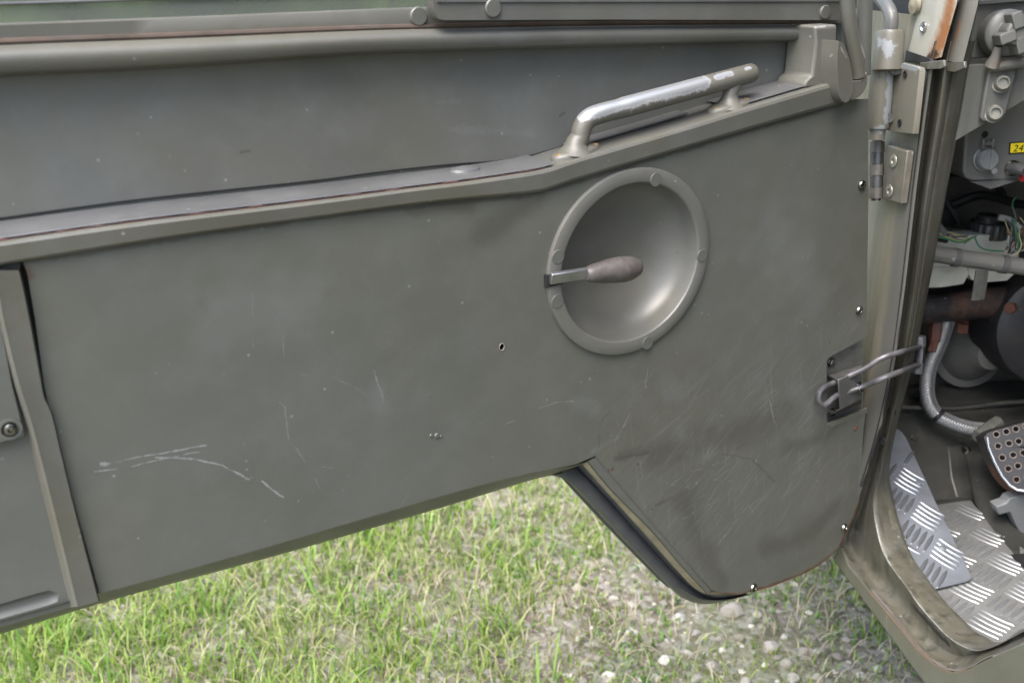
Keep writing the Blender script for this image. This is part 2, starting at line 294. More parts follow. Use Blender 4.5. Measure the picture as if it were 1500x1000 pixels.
def braid_mat():
    m, nt, b = nt_new("steel_braid"); L = nt.links.new
    uv = N(nt, 'ShaderNodeUVMap'); sx = N(nt, 'ShaderNodeSeparateXYZ'); L(uv.outputs[0], sx.inputs[0])
    hs = []
    for s in (1, -1):
        a = N(nt, 'ShaderNodeMath', operation='MULTIPLY_ADD'); L(sx.outputs[1], a.inputs[0]); a.inputs[1].default_value = 8 * s
        c = N(nt, 'ShaderNodeMath', operation='MULTIPLY'); L(sx.outputs[0], c.inputs[0]); c.inputs[1].default_value = 480.0
        L(c.outputs[0], a.inputs[2])
        f = N(nt, 'ShaderNodeMath', operation='PINGPONG'); L(a.outputs[0], f.inputs[0]); f.inputs[1].default_value = 1.0
        hs.append(f.outputs[0])
    st = N(nt, 'ShaderNodeMath', operation='MULTIPLY'); L(sx.outputs[1], st.inputs[0]); st.inputs[1].default_value = 8
    fl = N(nt, 'ShaderNodeMath', operation='PINGPONG'); L(st.outputs[0], fl.inputs[0]); fl.inputs[1].default_value = 1.0
    g = N(nt, 'ShaderNodeMath', operation='GREATER_THAN'); L(fl.outputs[0], g.inputs[0]); g.inputs[1].default_value = .5
    x = N(nt, 'ShaderNodeMix', data_type='FLOAT'); L(g.outputs[0], x.inputs[0]); L(hs[0], x.inputs[2]); L(hs[1], x.inputs[3])
    mm = N(nt, 'ShaderNodeMath', operation='POWER'); L(fl.outputs[0], mm.inputs[0]); mm.inputs[1].default_value = .7
    bl2 = N(nt, 'ShaderNodeMath', operation='MULTIPLY_ADD'); L(x.outputs[0], bl2.inputs[0]); bl2.inputs[1].default_value = .35
    m7 = N(nt, 'ShaderNodeMath', operation='MULTIPLY'); L(mm.outputs[0], m7.inputs[0]); m7.inputs[1].default_value = .65; L(m7.outputs[0], bl2.inputs[2])
    cr = N(nt, 'ShaderNodeMix', data_type='RGBA'); L(bl2.outputs[0], cr.inputs[0]); cr.inputs[6].default_value = (.035, .036, .038, 1); cr.inputs[7].default_value = (.42, .43, .44, 1)
    L(cr.outputs[2], b.inputs['Base Color']); b.inputs['Metallic'].default_value = .45; b.inputs['Roughness'].default_value = .42
    bu = N(nt, 'ShaderNodeBump'); bu.inputs['Strength'].default_value = .8; bu.inputs['Distance'].default_value = .001; L(x.outputs[0], bu.inputs['Height']); L(bu.outputs[0], b.inputs['Normal'])
    return m
M_BRAID = braid_mat()
def knob_mat():
    m, nt, b = nt_new("worn_knob"); L = nt.links.new
    tc = N(nt, 'ShaderNodeTexCoord'); mp = N(nt, 'ShaderNodeMapping'); mp.inputs['Scale'].default_value = (30, 260, 260); L(tc.outputs['Object'], mp.inputs['Vector'])
    n = N(nt, 'ShaderNodeTexNoise'); n.inputs['Scale'].default_value = 1; n.inputs['Detail'].default_value = 5; L(mp.outputs[0], n.inputs['Vector'])
    cr = N(nt, 'ShaderNodeMix', data_type='RGBA'); L(n.outputs[0], cr.inputs[0]); cr.inputs[6].default_value = (.030, .025, .021, 1); cr.inputs[7].default_value = (.095, .085, .080, 1)
    L(cr.outputs[2], b.inputs['Base Color']); b.inputs['Roughness'].default_value = .5
    bu = N(nt, 'ShaderNodeBump'); bu.inputs['Strength'].default_value = .35; bu.inputs['Distance'].default_value = .001; L(n.outputs[0], bu.inputs['Height']); L(bu.outputs[0], b.inputs['Normal'])
    return m
M_KNOB = knob_mat()
def pane_mat():
    m, nt, b = nt_new("hazy_pane"); L = nt.links.new
    b.inputs['Base Color'].default_value = (.115, .122, .108, 1); b.inputs['Roughness'].default_value = .22
    tr = N(nt, 'ShaderNodeBsdfTransparent'); tr.inputs[0].default_value = (.80, .84, .78, 1)
    tc = N(nt, 'ShaderNodeTexCoord'); n = N(nt, 'ShaderNodeTexNoise'); n.inputs['Scale'].default_value = 16; n.inputs['Detail'].default_value = 7; L(tc.outputs['Object'], n.inputs['Vector'])
    mr = N(nt, 'ShaderNodeMapRange'); mr.inputs[1].default_value = .35; mr.inputs[2].default_value = .65; mr.inputs[3].default_value = .45; mr.inputs[4].default_value = .85; L(n.outputs[0], mr.inputs[0])
    mx = N(nt, 'ShaderNodeMixShader'); L(mr.outputs[0], mx.inputs[0]); L(tr.outputs[0], mx.inputs[1]); L(b.outputs[0], mx.inputs[2])
    L(mx.outputs[0], nt.nodes["Material Output"].inputs[0])
    return m
M_PANE = pane_mat()

# ------------------------------------------------------------------ mesh helpers
def obj(name, verts, faces, mat, parent=None, sharp=35, bevel=0.0, seg=2, uvs=None, closed=True):
    me = bpy.data.meshes.new(name)
    me.from_pydata([tuple(v) for v in verts], [], [tuple(f) for f in faces])
    bm = bmesh.new(); bm.from_mesh(me)
    bmesh.ops.recalc_face_normals(bm, faces=bm.faces)
    bm.to_mesh(me); bm.free()
    if uvs is not None:
        lay = me.uv_layers.new(name="UVMap")
        for lp in me.loops: lay.data[lp.index].uv = uvs[lp.vertex_index]
    me.shade_smooth()
    if sharp: me.set_sharp_from_angle(angle=R(sharp))
    me.materials.append(mat)
    o = bpy.data.objects.new(name, me); COL.objects.link(o)
    if parent is not None: o.parent = parent
    if bevel:
        md = o.modifiers.new("edge", 'BEVEL'); md.width = bevel; md.segments = seg; md.limit_method = 'ANGLE'; md.angle_limit = R(40)
        md.harden_normals = False
    return o
class MB:
    def __init__(s): s.v, s.f, s.uv = [], [], []
    def add(s, v, f, uv=None):
        o = len(s.v); s.v += [Vector(x) for x in v]; s.f += [tuple(i + o for i in q) for q in f]
        s.uv += list(uv) if uv is not None else [(0, 0)] * len(v)
    def xf(s, M): s.v = [M @ x for x in s.v]; return s
    def build(s, name, mat, parent=None, **k): return obj(name, s.v, s.f, mat, parent, uvs=s.uv if any(u != (0, 0) for u in s.uv) else None, **k)
    def plate(s, outline, holes=(), z0=0.0, z1=0.0, M=None):
        loops = [[Vector((p[0], p[1], 0)) for p in outline]] + [[Vector((p[0], p[1], 0)) for p in h] for h in holes]
        tris = tessellate_polygon(loops)
        flat = [p for l in loops for p in l]; n = len(flat)
        v = [Vector((p.x, p.y, z1)) for p in flat] + [Vector((p.x, p.y, z0)) for p in flat]
        f = [tuple(t) for t in tris] + [tuple(i + n for i in reversed(t)) for t in tris]
        o = 0
        for l in loops:
            k = len(l)
            for i in range(k):
                j = (i + 1) % k; f.append((o + i, o + j, n + o + j, n + o + i))
            o += k
        if M is not None: v = [M @ x for x in v]
        s.add(v, f)
    def box(s, lo, hi, M=None):
        v = [Vector((x, y, z)) for x in (lo[0], hi[0]) for y in (lo[1], hi[1]) for z in (lo[2], hi[2])]
        if M is not None: v = [M @ x for x in v]
        s.add(v, [(0, 1, 3, 2), (4, 6, 7, 5), (0, 4, 5, 1), (2, 3, 7, 6), (0, 2, 6, 4), (1, 5, 7, 3)])
    def loft(s, curves, cap=False):
        n = len(curves[0]); v = [p for c in curves for p in c]
        f = [(i * n + j, i * n + j + 1, (i + 1) * n + j + 1, (i + 1) * n + j) for i in range(len(curves) - 1) for j in range(n - 1)]
        s.add(v, f)
    def tube(s, path, r, n=14, cap=True, squash=None):
        path = [Vector(p) for p in path]; k = len(path); rs = r if isinstance(r, (list, tuple)) else [r] * k
        v, f, uv = [], [], []; dist = 0
        t0 = (path[1] - path[0]).normalized(); up = Vector((0, 0, 1)) if abs(t0.z) < .9 else Vector((1, 0, 0))
        a = t0.cross(up).normalized()
        for i in range(k):
            t = (path[min(i + 1, k - 1)] - path[max(i - 1, 0)]).normalized()
            a = (a - t * a.dot(t)).normalized(); b = t.cross(a)
            if i: dist += (path[i] - path[i - 1]).length
            for j in range(n + 1):
                an = 2 * math.pi * j / n; v.append(path[i] + (a * math.cos(an) + b * math.sin(an)) * rs[i]); uv.append((dist, j / n))
        w = n + 1
        f = [(i * w + j, i * w + j + 1, (i + 1) * w + j + 1, (i + 1) * w + j) for i in range(k - 1) for j in range(n)]
        if cap:
            f.append(tuple(range(n - 1, -1, -1))); f.append(tuple((k - 1) * w + j for j in range(n)))
        s.add(v, f, uv)
    def lathe(s, prof, n=24, M=None, sx=1.0):        # profile of (radius, height) about local z
        v, f = [], []
        for (r_, z) in prof:
            for j in range(n):
                an = 2 * math.pi * j / n; v.append(Vector((r_ * math.cos(an) * sx, r_ * math.sin(an), z)))
        for i in range(len(prof) - 1):
            for j in range(n):
                f.append((i * n + j, i * n + (j + 1) % n, (i + 1) * n + (j + 1) % n, (i + 1) * n + j))
        if prof[0][0] > 1e-6: f.append(tuple(range(n - 1, -1, -1)))
        if prof[-1][0] > 1e-6: f.append(tuple((len(prof) - 1) * n + j for j in range(n)))
        if M is not None: v = [M @ x for x in v]
        s.add(v, f)
def frame(o, x, y, z=None):
    x = Vector(x).normalized(); y = Vector(y); y = (y - x * y.dot(x)).normalized(); z = x.cross(y)
    M = Matrix((x, y, z)).transposed().to_4x4(); M.translation = o; return M
def zframe(o, z):
    q = Vector(z).normalized().to_track_quat('Z', 'Y').to_matrix().to_4x4(); q.translation = o; return q
def smooth(pts, n=40):
    """even samples along a Catmull-Rom curve"""
    P = [Vector(p) for p in pts]; P = [P[0] * 2 - P[1]] + P + [P[-1] * 2 - P[-2]]
    out = []
    for i in range(1, len(P) - 2):
        for k in range(12):
            t = k / 12; a, b, c, d = P[i - 1], P[i], P[i + 1], P[i + 2]
            out.append(.5 * ((2 * b) + (c - a) * t + (2 * a - 5 * b + 4 * c - d) * t * t + (3 * b - a - 3 * c + d) * t ** 3))
    out.append(P[-2])
    L = [0]
    for i in range(1, len(out)): L.append(L[-1] + (out[i] - out[i - 1]).length)
    res = []; j = 0
    for k in range(n):
        s = L[-1] * k / (n - 1)
        while j < len(L) - 2 and L[j + 1] < s: j += 1
        u = (s - L[j]) / max(1e-9, L[j + 1] - L[j]); res.append(out[j].lerp(out[j + 1], min(1, max(0, u))))
    return res
def lin(pts, n):
    """even samples along a polyline"""
    P = [Vector(p) for p in pts]; L = [0]
    for i in range(1, len(P)): L.append(L[-1] + (P[i] - P[i - 1]).length)
    res = []; j = 0
    for k in range(n):
        s = L[-1] * k / (n - 1)
        while j < len(L) - 2 and L[j + 1] < s: j += 1
        res.append(P[j].lerp(P[j + 1], min(1, (s - L[j]) / max(1e-9, L[j + 1] - L[j]))))
    return res
def px_smooth(pts, n=40): return [(p.x, p.y) for p in smooth([Vector((x, y, 0)) for x, y in pts], n)]
def interp(pts, x):
    return float(np.interp(x, [p[0] for p in pts], [p[1] for p in pts]))
def circ(c, r, n=32, ry=None): return [(c[0] + r * math.cos(2 * math.pi * i / n), c[1] + (ry or r) * math.sin(2 * math.pi * i / n)) for i in range(n)]
def put(proto, M, parent, name=None):
    c = proto.copy(); COL.objects.link(c); c.parent = parent; c.matrix_local = M; return c

# ------------------------------------------------------------------ ground
def gh(x, y):
    return (mnoise.noise(Vector((x * 1.3, y * 1.3, 0))) * .018 + mnoise.noise(Vector((x * 5, y * 5, 3))) * .010 + mnoise.noise(Vector((x * 17, y * 17, 9))) * .004) * max(0.0, 1 - math.hypot(x, y) / 14) - .01
def ground_material():
    m, nt, b = nt_new("soil_and_turf"); L = nt.links.new
    tc = N(nt, 'ShaderNodeTexCoord'); P = tc.outputs['Object']
    n1 = N(nt, 'ShaderNodeTexNoise'); n1.inputs['Scale'].default_value = 9; n1.inputs['Detail'].default_value = 9; n1.inputs['Roughness'].default_value = .7; L(P, n1.inputs['Vector'])
    cr = N(nt, 'ShaderNodeValToRGB'); L(n1.outputs[0], cr.inputs[0]); e = cr.color_ramp.elements
    e[0].position = .3; e[0].color = (.070, .054, .040, 1); e[1].position = .72; e[1].color = (.26, .23, .19, 1)
    q = e.new(.5); q.color = (.135, .112, .086, 1)
    v = N(nt, 'ShaderNodeTexVoronoi'); v.inputs['Scale'].default_value = 75; L(P, v.inputs['Vector'])
    h = N(nt, 'ShaderNodeSeparateColor'); L(v.outputs['Color'], h.inputs[0])
    st = N(nt, 'ShaderNodeMix', data_type='RGBA', blend_type='MIX'); 
    mr = N(nt, 'ShaderNodeMapRange'); mr.inputs[1].default_value = .4; mr.inputs[2].default_value = 1; mr.inputs[4].default_value = .7; L(h.outputs[0], mr.inputs[0])
    L(mr.outputs[0], st.inputs[0]); L(cr.outputs[0], st.inputs[6]); st.inputs[7].default_value = (.33, .31, .28, 1)
    n2 = N(nt, 'ShaderNodeTexNoise'); n2.inputs['Scale'].default_value = 2.2; n2.inputs['Detail'].default_value = 6; L(P, n2.inputs['Vector'])
    ln = N(nt, 'ShaderNodeVectorMath', operation='LENGTH'); L(P, ln.inputs[0])
    far = N(nt, 'ShaderNodeMapRange'); far.inputs[1].default_value = 5; far.inputs[2].default_value = 13; far.inputs[4].default_value = .55; L(ln.outputs['Value'], far.inputs[0])
    ad = N(nt, 'ShaderNodeMath', operation='ADD', use_clamp=True); L(far.outputs[0], ad.inputs[0])
    m3 = N(nt, 'ShaderNodeMapRange'); m3.inputs[1].default_value = .42; m3.inputs[2].default_value = .65; m3.inputs[4].default_value = .4; L(n2.outputs[0], m3.inputs[0]); L(m3.outputs[0], ad.inputs[1])
    gx = N(nt, 'ShaderNodeMix', data_type='RGBA'); L(ad.outputs[0], gx.inputs[0]); L(st.outputs[2], gx.inputs[6]); gx.inputs[7].default_value = (.085, .125, .035, 1)
    L(gx.outputs[2], b.inputs['Base Color']); b.inputs['Roughness'].default_value = .95; b.inputs['Specular IOR Level'].default_value = .2
    bu = N(nt, 'ShaderNodeBump'); bu.inputs['Strength'].default_value = .9; bu.inputs['Distance'].default_value = .012; L(n1.outputs[0], bu.inputs['Height'])
    b2 = N(nt, 'ShaderNodeBump'); b2.inputs['Strength'].default_value = .7; b2.inputs['Distance'].default_value = .006; b2.invert = True; L(v.outputs['Distance'], b2.inputs['Height']); L(bu.outputs[0], b2.inputs['Normal'])
    L(b2.outputs[0], b.inputs['Normal'])
    return m
half = list(np.arange(0, 3.6, .04)); s = .06
while half[-1] < 900: half.append(half[-1] + s); s *= 1.22
line = [-h for h in reversed(half[1:])] + half
n = len(line); gv = []; GX0, GY0 = 0.0, 1.8
for y in line:
    for x in line: gv.append((x + GX0, y + GY0, gh(x + GX0, y + GY0)))
gf = [(i * n + j, i * n + j + 1, (i + 1) * n + j + 1, (i + 1) * n + j) for i in range(n - 1) for j in range(n - 1)]
ground = obj("ground", gv, gf, ground_material(), sharp=0)
ground['kind'] = 'structure'

# ------------------------------------------------------------------ vehicle
VL = Vector((.60, 1.0, 0))
veh = bpy.data.objects.new("off_road_vehicle", None); COL.objects.link(veh); veh.location = VL
veh['label'] = "olive drab military off-road vehicle with its front door swung open"
veh['category'] = "military vehicle"
TV = Matrix.Translation(-VL)
def body(mb, name, mat, **k): return mb.xf(TV).build(name, mat, veh, **k)

# ---- door shell (outer skin and pressed upper recess)
sil = [(-330, 1025), (0, 928), (141, 885), (219, 863), (420, 809), (640, 745), (780, 703), (806, 697), (822, 699), (838, 710), (856, 730), (905, 783), (978, 858), (993, 871), (1016, 881), (1038, 882), (1060, 878)]
W0 = -.030
bottom = [D(x, y, W0) for x, y in sil]
edge_r = [D(1111, 858, W0), D(1160, 840, W0), D(1196, 822, W0), D(1222, 800, W0), D(1238, 768, W0), D(1252, 732, W0), D(1256, 690, W0), D(1259, 620, W0), D(1263, 440, W0), D(1266, 150, W0), D(1266, 30, W0)]
tl = D(-330, 80, -.05)
outl = [(p.x, p.y) for p in bottom + edge_r] + [(tl.x, edge_r[-1].y)]
mb = MB(); mb.plate(outl, z0=-.056, z1=-.050)
door = mb.build("door", M_RECESS, None)
door.parent = veh; door.matrix_local = TV @ DM
door['label'] = "open olive drab front door seen from its inner side"
def dpart(mb, name, mat, **k): return mb.build(name, mat, door, **k)

# ---- edge strip along the bottom, turning into the rolled arch lip
fold = [(-330, 1003), (-100, 938), (0, 909), (145, 868), (200, 854), (376, 805), (640, 728), (760, 696), (838, 682), (858, 676)]
K = 60
cA = [D(x, y, .000) for x, y in px_smooth(fold, K)]
cB = [D(x, y + 2, -.003) for x, y in px_smooth(fold, K)]
bl = [(-330, 1025), (-100, 957), (0, 928), (141, 885), (219, 863), (420, 809), (640, 745), (780, 702), (808, 696), (825, 694)]
blp = px_smooth(bl, K)
cC = [D(x, y - 3, -.016) for x, y in blp]; cD_ = [D(x, y, W0) for x, y in blp]; cE = [p + Vector((0, .001, -.020)) for p in cD_]
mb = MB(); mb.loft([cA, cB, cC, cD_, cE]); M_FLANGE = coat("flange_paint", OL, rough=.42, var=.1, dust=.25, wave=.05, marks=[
    (poly_segs(dl(*bl[1:], w=-.026), .0060), (.028, .027, .024), .8, .9, .6, 60), (poly_segs(dl(*[(x, y + 2) for x, y in fold[1:]], w=-.002), .0012), (.20, .20, .19), .6, .8, .9, 140)])  # fold highlight painted in as a pale line; lower edge painted darker
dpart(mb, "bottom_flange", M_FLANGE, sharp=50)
# arch lip : panel return > tan sealant > groove > rounded lip
ret_a = [(873, 669), (910, 713), (960, 771), (1010, 828), (1042, 864)]
ret_b = [(859, 676), (899, 723), (952, 776), (994, 825), (1034, 869)]
tan_b = [(853, 680), (890, 722), (944, 781), (990, 833), (1022, 864), (1048, 870), (1090, 866)]
gro = [(846, 684), (882, 722), (938, 785), (985, 836), (1014, 862), (1040, 875), (1066, 876), (1096, 869)]
lipm = [(828, 692), (866, 726), (920, 783), (975, 843), (1000, 863), (1024, 876), (1050, 879), (1074, 876), (1099, 869.5)]
lips = [(808, 696), (829, 703), (856, 730), (905, 782), (978, 857), (993, 871), (1016, 882), (1038, 884), (1068, 879), (1103, 869)]
K2 = 44
def dc(pts, w, n=K2): return [D(x, y, w) for x, y in px_smooth(pts, n)]
mb = MB(); mb.loft([dc(ret_a, .0005), dc([(x - 2, y + 1) for x, y in ret_a], .0025), dc([(x + 2, y - 1) for x, y in ret_b], .0025), dc(ret_b, -.004)]); dpart(mb, "panel_return", M_OLIVE, sharp=40)
mb = MB(); mb.loft([dc(ret_b, -.004), dc([((a[0] + b[0]) / 2, (a[1] + b[1]) / 2) for a, b in zip(ret_b, tan_b)], -.005), dc(tan_b, -.010)])
dpart(mb, "sealant_strip", M_SEALTAN, sharp=50)
g2 = [(848, 683), (885, 722), (941, 783), (988, 834), (1018, 863), (1042, 873), (1062, 873), (1093, 868)]
mb = MB(); mb.loft([dc(tan_b, -.010), dc(g2, -.014), dc(gro, -.024), dc([(x - 4, y + 2) for x, y in gro], -.019), dc(lipm, -.014), dc([((a[0] + b[0]) / 2, (a[1] + b[1]) / 2) for a, b in zip(px_smooth(lipm, 9), px_smooth(lips, 9))], -.016), dc(lips, -.027), dc([(x + 3, y - 3) for x, y in lips], -.040)])
dpart(mb, "arch_lip", M_LIP, sharp=70)

# ---- inner panel with bowl hole, vent hole and strap notch
RU, RV, RC = .1015, .0965, Vector((.0035, .0))
po = [(34, 384), (40, 400), (52, 470), (64, 560), (72, 600), (90, 665), (116, 762), (146, 868)] + px_smooth([(146, 868), (200, 854), (376, 805), (640, 728), (760, 696), (838, 681), (872, 668)], 24)[1:]
po += [(910, 713), (960, 771), (1010, 828), (1042, 863), (1056, 869), (1080, 871), (1111, 864), (1135, 857), (1160, 847), (1180, 839), (1198, 829), (1215, 816), (1229, 801), (1238, 786), (1244, 771), (1253, 752), (1259, 733), (1262, 712), (1263, 660), (1265, 627), (1268, 605), (1270, 597)]
po += [(1216, 619), (1213, 619), (1211, 616), (1211, 530), (1213, 525), (1218, 521), (1265, 496), (1270, 493), (1270, 440), (1272, 300), (1272, 145), (1240, 146)]
po += [(1150, 173), (1000, 215), (850, 258), (812, 271), (770, 280), (500, 306), (260, 343)]
outline = [(D(x, y).x, D(x, y).y) for x, y in po]
hole_bowl = circ(RC, RU * .93, 72, RV * .93)
dh = D(735, 508); hole_small = circ((dh.x, dh.y), .0026, 14, .0034)
mb = MB(); mb.plate(outline, [hole_bowl, hole_small], -.0016, 0.0)
dpart(mb, "inner_panel", M_PANEL, bevel=.0006, seg=1, sharp=30)
mb = MB(); mb.tube([(dh.x + 0.0028 * math.cos(t), dh.y + .0036 * math.sin(t), .0002) for t in np.linspace(0, 2 * math.pi, 20)], .0004, 6, cap=False)
dpart(mb, "hole_rim", plain("bare_rim", (.20, .18, .14), .5))

# ---- latch bowl with raised rim
def ell(k, w, n=96, gap=None): return [Vector((RC.x + RU * k * math.cos(2 * math.pi * i / n), RC.y + RV * k * math.sin(2 * math.pi * i / n), w)) for i in range(n + 1)]
prof = [(1.0, -.001), (.9985, .0026), (.992, .0040), (.980, .0045), (.870, .0046), (.858, .0042), (.847, .0028), (.838, -.001)]
for a in np.linspace(0.06, 1, 20): prof.append((.83 * math.cos(a * math.pi / 2) + .0, -.003 - .043 * math.sin(a * math.pi / 2)))
prof[-1] = (.004, -.046)
mb = MB(); mb.loft([ell(k, w) for k, w in prof])
dust_b = [(tuple(Vector((.03, -.03, -.045))), tuple(Vector((.05, -.05, -.03))), .03)]
M_BOWL = coat("bowl_paint", (0.099, 0.099, 0.091), rough=.37, var=.07, dust=.32, drift=.6, wave=.12, marks=[
    ([(tuple(Vector((.055, .035, -.04))), tuple(Vector((.056, .035, -.04))), .002), (tuple(Vector((.082, -.005, -.02))), tuple(Vector((.082, -.006, -.02))), .002), (tuple(Vector((.03, .045, -.045))), tuple(Vector((.031, .046, -.045))), .0016)], (.08, .035, .02), .8, .5, .4, 300)])
dpart(mb, "latch_bowl", M_BOWL, sharp=24)
rv = MB(); rv.lathe([(.0070, 0), (.0070, .0008), (.0066, .0012), (0, .0013)], 22); rivet = rv.build("rivet", M_OLIVE, door)
rp = [(960, 263), (1028, 374), (948, 502), (817, 376), (816, 441)]
for i, (x, y) in enumerate(rp):
    p = D(x, y, .0040); M_ = Matrix.Translation(p)
    if i == 0: rivet.matrix_local = M_
    else: put(rivet, M_, door)
# slot cut in the rim, lever and knob
p0, p1 = D(801, 404, .0052), D(824, 417, .0052)
mb = MB(); mb.plate([(p0.x, p1.y), (p1.x, p1.y + .001), (p1.x, p0.y + .002), (p0.x, p0.y)], z0=.0, z1=.0054); dpart(mb, "lever_slot", M_BLACKHOLE)
a0, a1 = D(806, 408, .007), D(872, 398, .012)
mb = MB(); X = (a1 - a0).normalized()
mb.box((0, -.0058, -.0024), ((a1 - a0).length, .0058, .0024), frame(a0, X, (-.1, .95, .3)))
dpart(mb, "latch_lever", M_STEEL, bevel=.0008)
k0, k1 = D(858, 402, .012), D(940, 390, .016)
L_ = (k1 - k0).length
pr = [(0, 0), (.0062, .000), (.0085, .004), (.0105, .014), (.0128, .028), (.0134, .038), (.0122, .047), (.0088, .0545), (.0045, .0580), (0, .0588)]
mb = MB(); mb.lathe([(r_ * .98, z * L_ / .0588) for r_, z in [(np.interp(t, np.linspace(0, 1, len(pr)), [p[0] for p in pr]), np.interp(t, np.linspace(0, 1, len(pr)), [p[1] for p in pr])) for t in np.linspace(0, 1, 40)]], 28); 
mb.v = [v + Vector((v.x, v.y, 0)) * (.05 * mnoise.noise(v * 140) + .03 * mnoise.noise(v * 420)) for v in mb.v]
kb = mb.build("lever_knob", M_KNOB, door); kb.matrix_local = zframe(k0, k1 - k0)

# ---- belt ledge: front channel, cover strip, sealant
ft = [(-330, 405), (-100, 370), (0, 356), (200, 328), (450, 298), (600, 278), (690, 267), (780, 253), (812, 246), (850, 233), (1000, 189), (1100, 158), (1232, 119)]
fb = [(-330, 440), (-100, 404), (0, 390), (260, 346), (450, 326), (500, 310), (630, 297), (778, 283), (812, 276), (850, 263), (1000, 218), (1150, 175), (1238, 151)]
fb = [(-330, 440), (-100, 404), (0, 390), (30, 384), (260, 347), (450, 321), (630, 297), (778, 283), (812, 275), (850, 262), (1000, 218), (1150, 175), (1238, 151)]
gp = [(-330, 400), (-100, 364), (0, 350), (200, 322), (450, 292), (590, 275), (690, 262), (780, 249), (812, 242), (850, 228), (1000, 183), (1100, 151), (1232, 112)]
bk = [(-330, 365), (-100, 334), (0, 321), (200, 294), (450, 267), (550, 254), (650, 243), (730, 237), (775, 230), (802, 222), (864, 205), (1032, 158), (1088, 140), (1215, 104)]
K3 = 90
def at_x(pts, xs): return [(x, interp(pts, x)) for x in xs]
xs = list(np.linspace(-330, 1232, K3))
def soft(pts): return px_smooth(pts, 160)
F_t, F_b, G_p, B_k = soft(ft), soft(fb), soft(gp), soft(bk)
c1 = [D(x, interp(F_b, x), .0015) for x in xs]
c2 = [D(x, interp(F_b, x) - 1.5, .0042) for x in xs]
c3 = [D(x, .85 * interp(F_b, x) + .15 * interp(F_t, x), .0056) for x in xs]
c4 = [D(x, .14 * interp(F_b, x) + .86 * interp(F_t, x), .0068) for x in xs]
c5 = [D(x, interp(F_t, x), .0056) for x in xs]
c6 = [D(x, interp(F_t, x) * .6 + interp(G_p, x) * .4, .0030) for x in xs]
c7 = [Vector((p.x, p.y - .001, -.002)) for p in c6]
c8 = [Vector((p.x, p.y - .001, -.050)) for p in c6]
mb = MB(); mb.loft([c1, c2, c3, c4, c5, c6, c7, c8]); dpart(mb, "belt_ledge", M_BELT, sharp=16)
# cover strip: first length ends at a rounded corner before the handle, second is the plain upper run
for x_a, x_b, wf in ((-330, 815, -.0015), (868, 1040, -.030), (1085, 1216, -.006)):
    xx = list(np.linspace(x_a, x_b, 50))
    t6 = lambda x: D(x, interp(F_t, x) * .6 + interp(G_p, x) * .4, .0030)
    fr = [Vector((t6(x).x, t6(x).y + .0010, wf)) for x in xx]
    ba = [Vector((t6(x).x, t6(x).y + .0010, -.0485)) for x in xx]
    frt = [p + Vector((0, .0010, -.0006)) for p in fr]; bat = [p + Vector((0, .0014, 0)) for p in ba]
    mb = MB(); mb.loft([fr, frt, bat, ba]); dpart(mb, "belt_strip", M_STRIP, sharp=40)
xx = list(np.linspace(-330, 800, 120))
pts = []
for i, x in enumerate(xx):
    p = D(x, interp(F_t, x) * .6 + interp(G_p, x) * .4, .0030); pts.append(Vector((p.x, p.y + .0004 + .0003 * math.sin(i * 1.7), .0012)))
mb = MB(); mb.tube(pts, [.0003 + .0020 * max(0, mnoise.noise(Vector((i * .33, 0, 0))) - .08) for i in range(120)], 6); dpart(mb, "sealant_bead", M_REDSEAL)
# dark seam under the recess at the back of the ledge
mb = MB(); mb.tube([D(x, interp(B_k, x) - 1, -.0492) for x in np.linspace(-330, 1190, 70)], .0008, 6); dpart(mb, "recess_seam", M_BLACKHOLE)

# ---- top moulding, track, sliding rail, pane
mbot = soft([(-330, 130), (0, 113), (252, 100), (500, 82), (650, 76), (900, 68), (1195, 61)])
mtop = soft([(-330, 76), (0, 61), (250, 52), (500, 42), (650, 38), (900, 34), (1195, 33)])
xs = list(np.linspace(-330, 1194, 70)); cs = []
for f_, w in ((0, -.0505), (.05, -.038), (.10, -.0318), (.17, -.0288), (.45, -.0276), (.56, -.0278), (.66, -.0290), (.76, -.0315), (.86, -.0358), (.94, -.042), (1.0, -.0505)):
    cs.append([D(x, interp(mbot, x) * (1 - f_) + interp(mtop, x) * f_, w) for x in xs])
mb = MB(); mb.loft(cs); dpart(mb, "top_moulding", M_BELT, sharp=55)
mb = MB(); mb.tube([D(x, interp(mtop, x) + .8, -.0405) for x in np.linspace(-330, 1194, 60)], .0026, 8)
dpart(mb, "track_seam", coat("seam_rust", (.060, .040, .028), rough=.7, var=.4, dust=.7, wave=0, varscale=30, dustcol=(.07, .066, .056)))
ttop = soft([(-330, 45), (0, 34), (250, 25), (500, 15), (640, 10), (1240, -6)])
xs2 = list(np.linspace(-330, 1240, 40))
cs = [[D(x, interp(mtop, min(x, 1195)) + 1, -.041) for x in xs2], [D(x, interp(ttop, x) + 3, -.0405) for x in xs2], [D(x, interp(ttop, x) + 1, -.0415) for x in xs2], [D(x, interp(ttop, x), -.044) for x in xs2], [D(x, interp(ttop, x), -.052) for x in xs2]]
mb = MB(); mb.loft(cs); dpart(mb, "window_track", M_BELT, sharp=50)
def dpoly(pts, w): return [(D(x, y, w).x, D(x, y, w).y) for x, y in pts]
mb = MB(); mb.plate(dpoly([(632, -60), (634, 5), (638, 22), (642, 28), (650, 30), (900, 29), (1238, 30), (1238, -20), (1236, -30), (700, -24), (690, -60)], -.024), z0=-.036, z1=-.024)
dpart(mb, "sliding_rail", M_BELT, bevel=.0025, seg=3)
mb = MB(); q = dpoly([(640, 3.5), (1238, 2.5), (1238, -.5), (640, .5)], -.023); mb.plate(q, z0=-.026, z1=-.0225); dpart(mb, "rail_bead", M_STRIP)
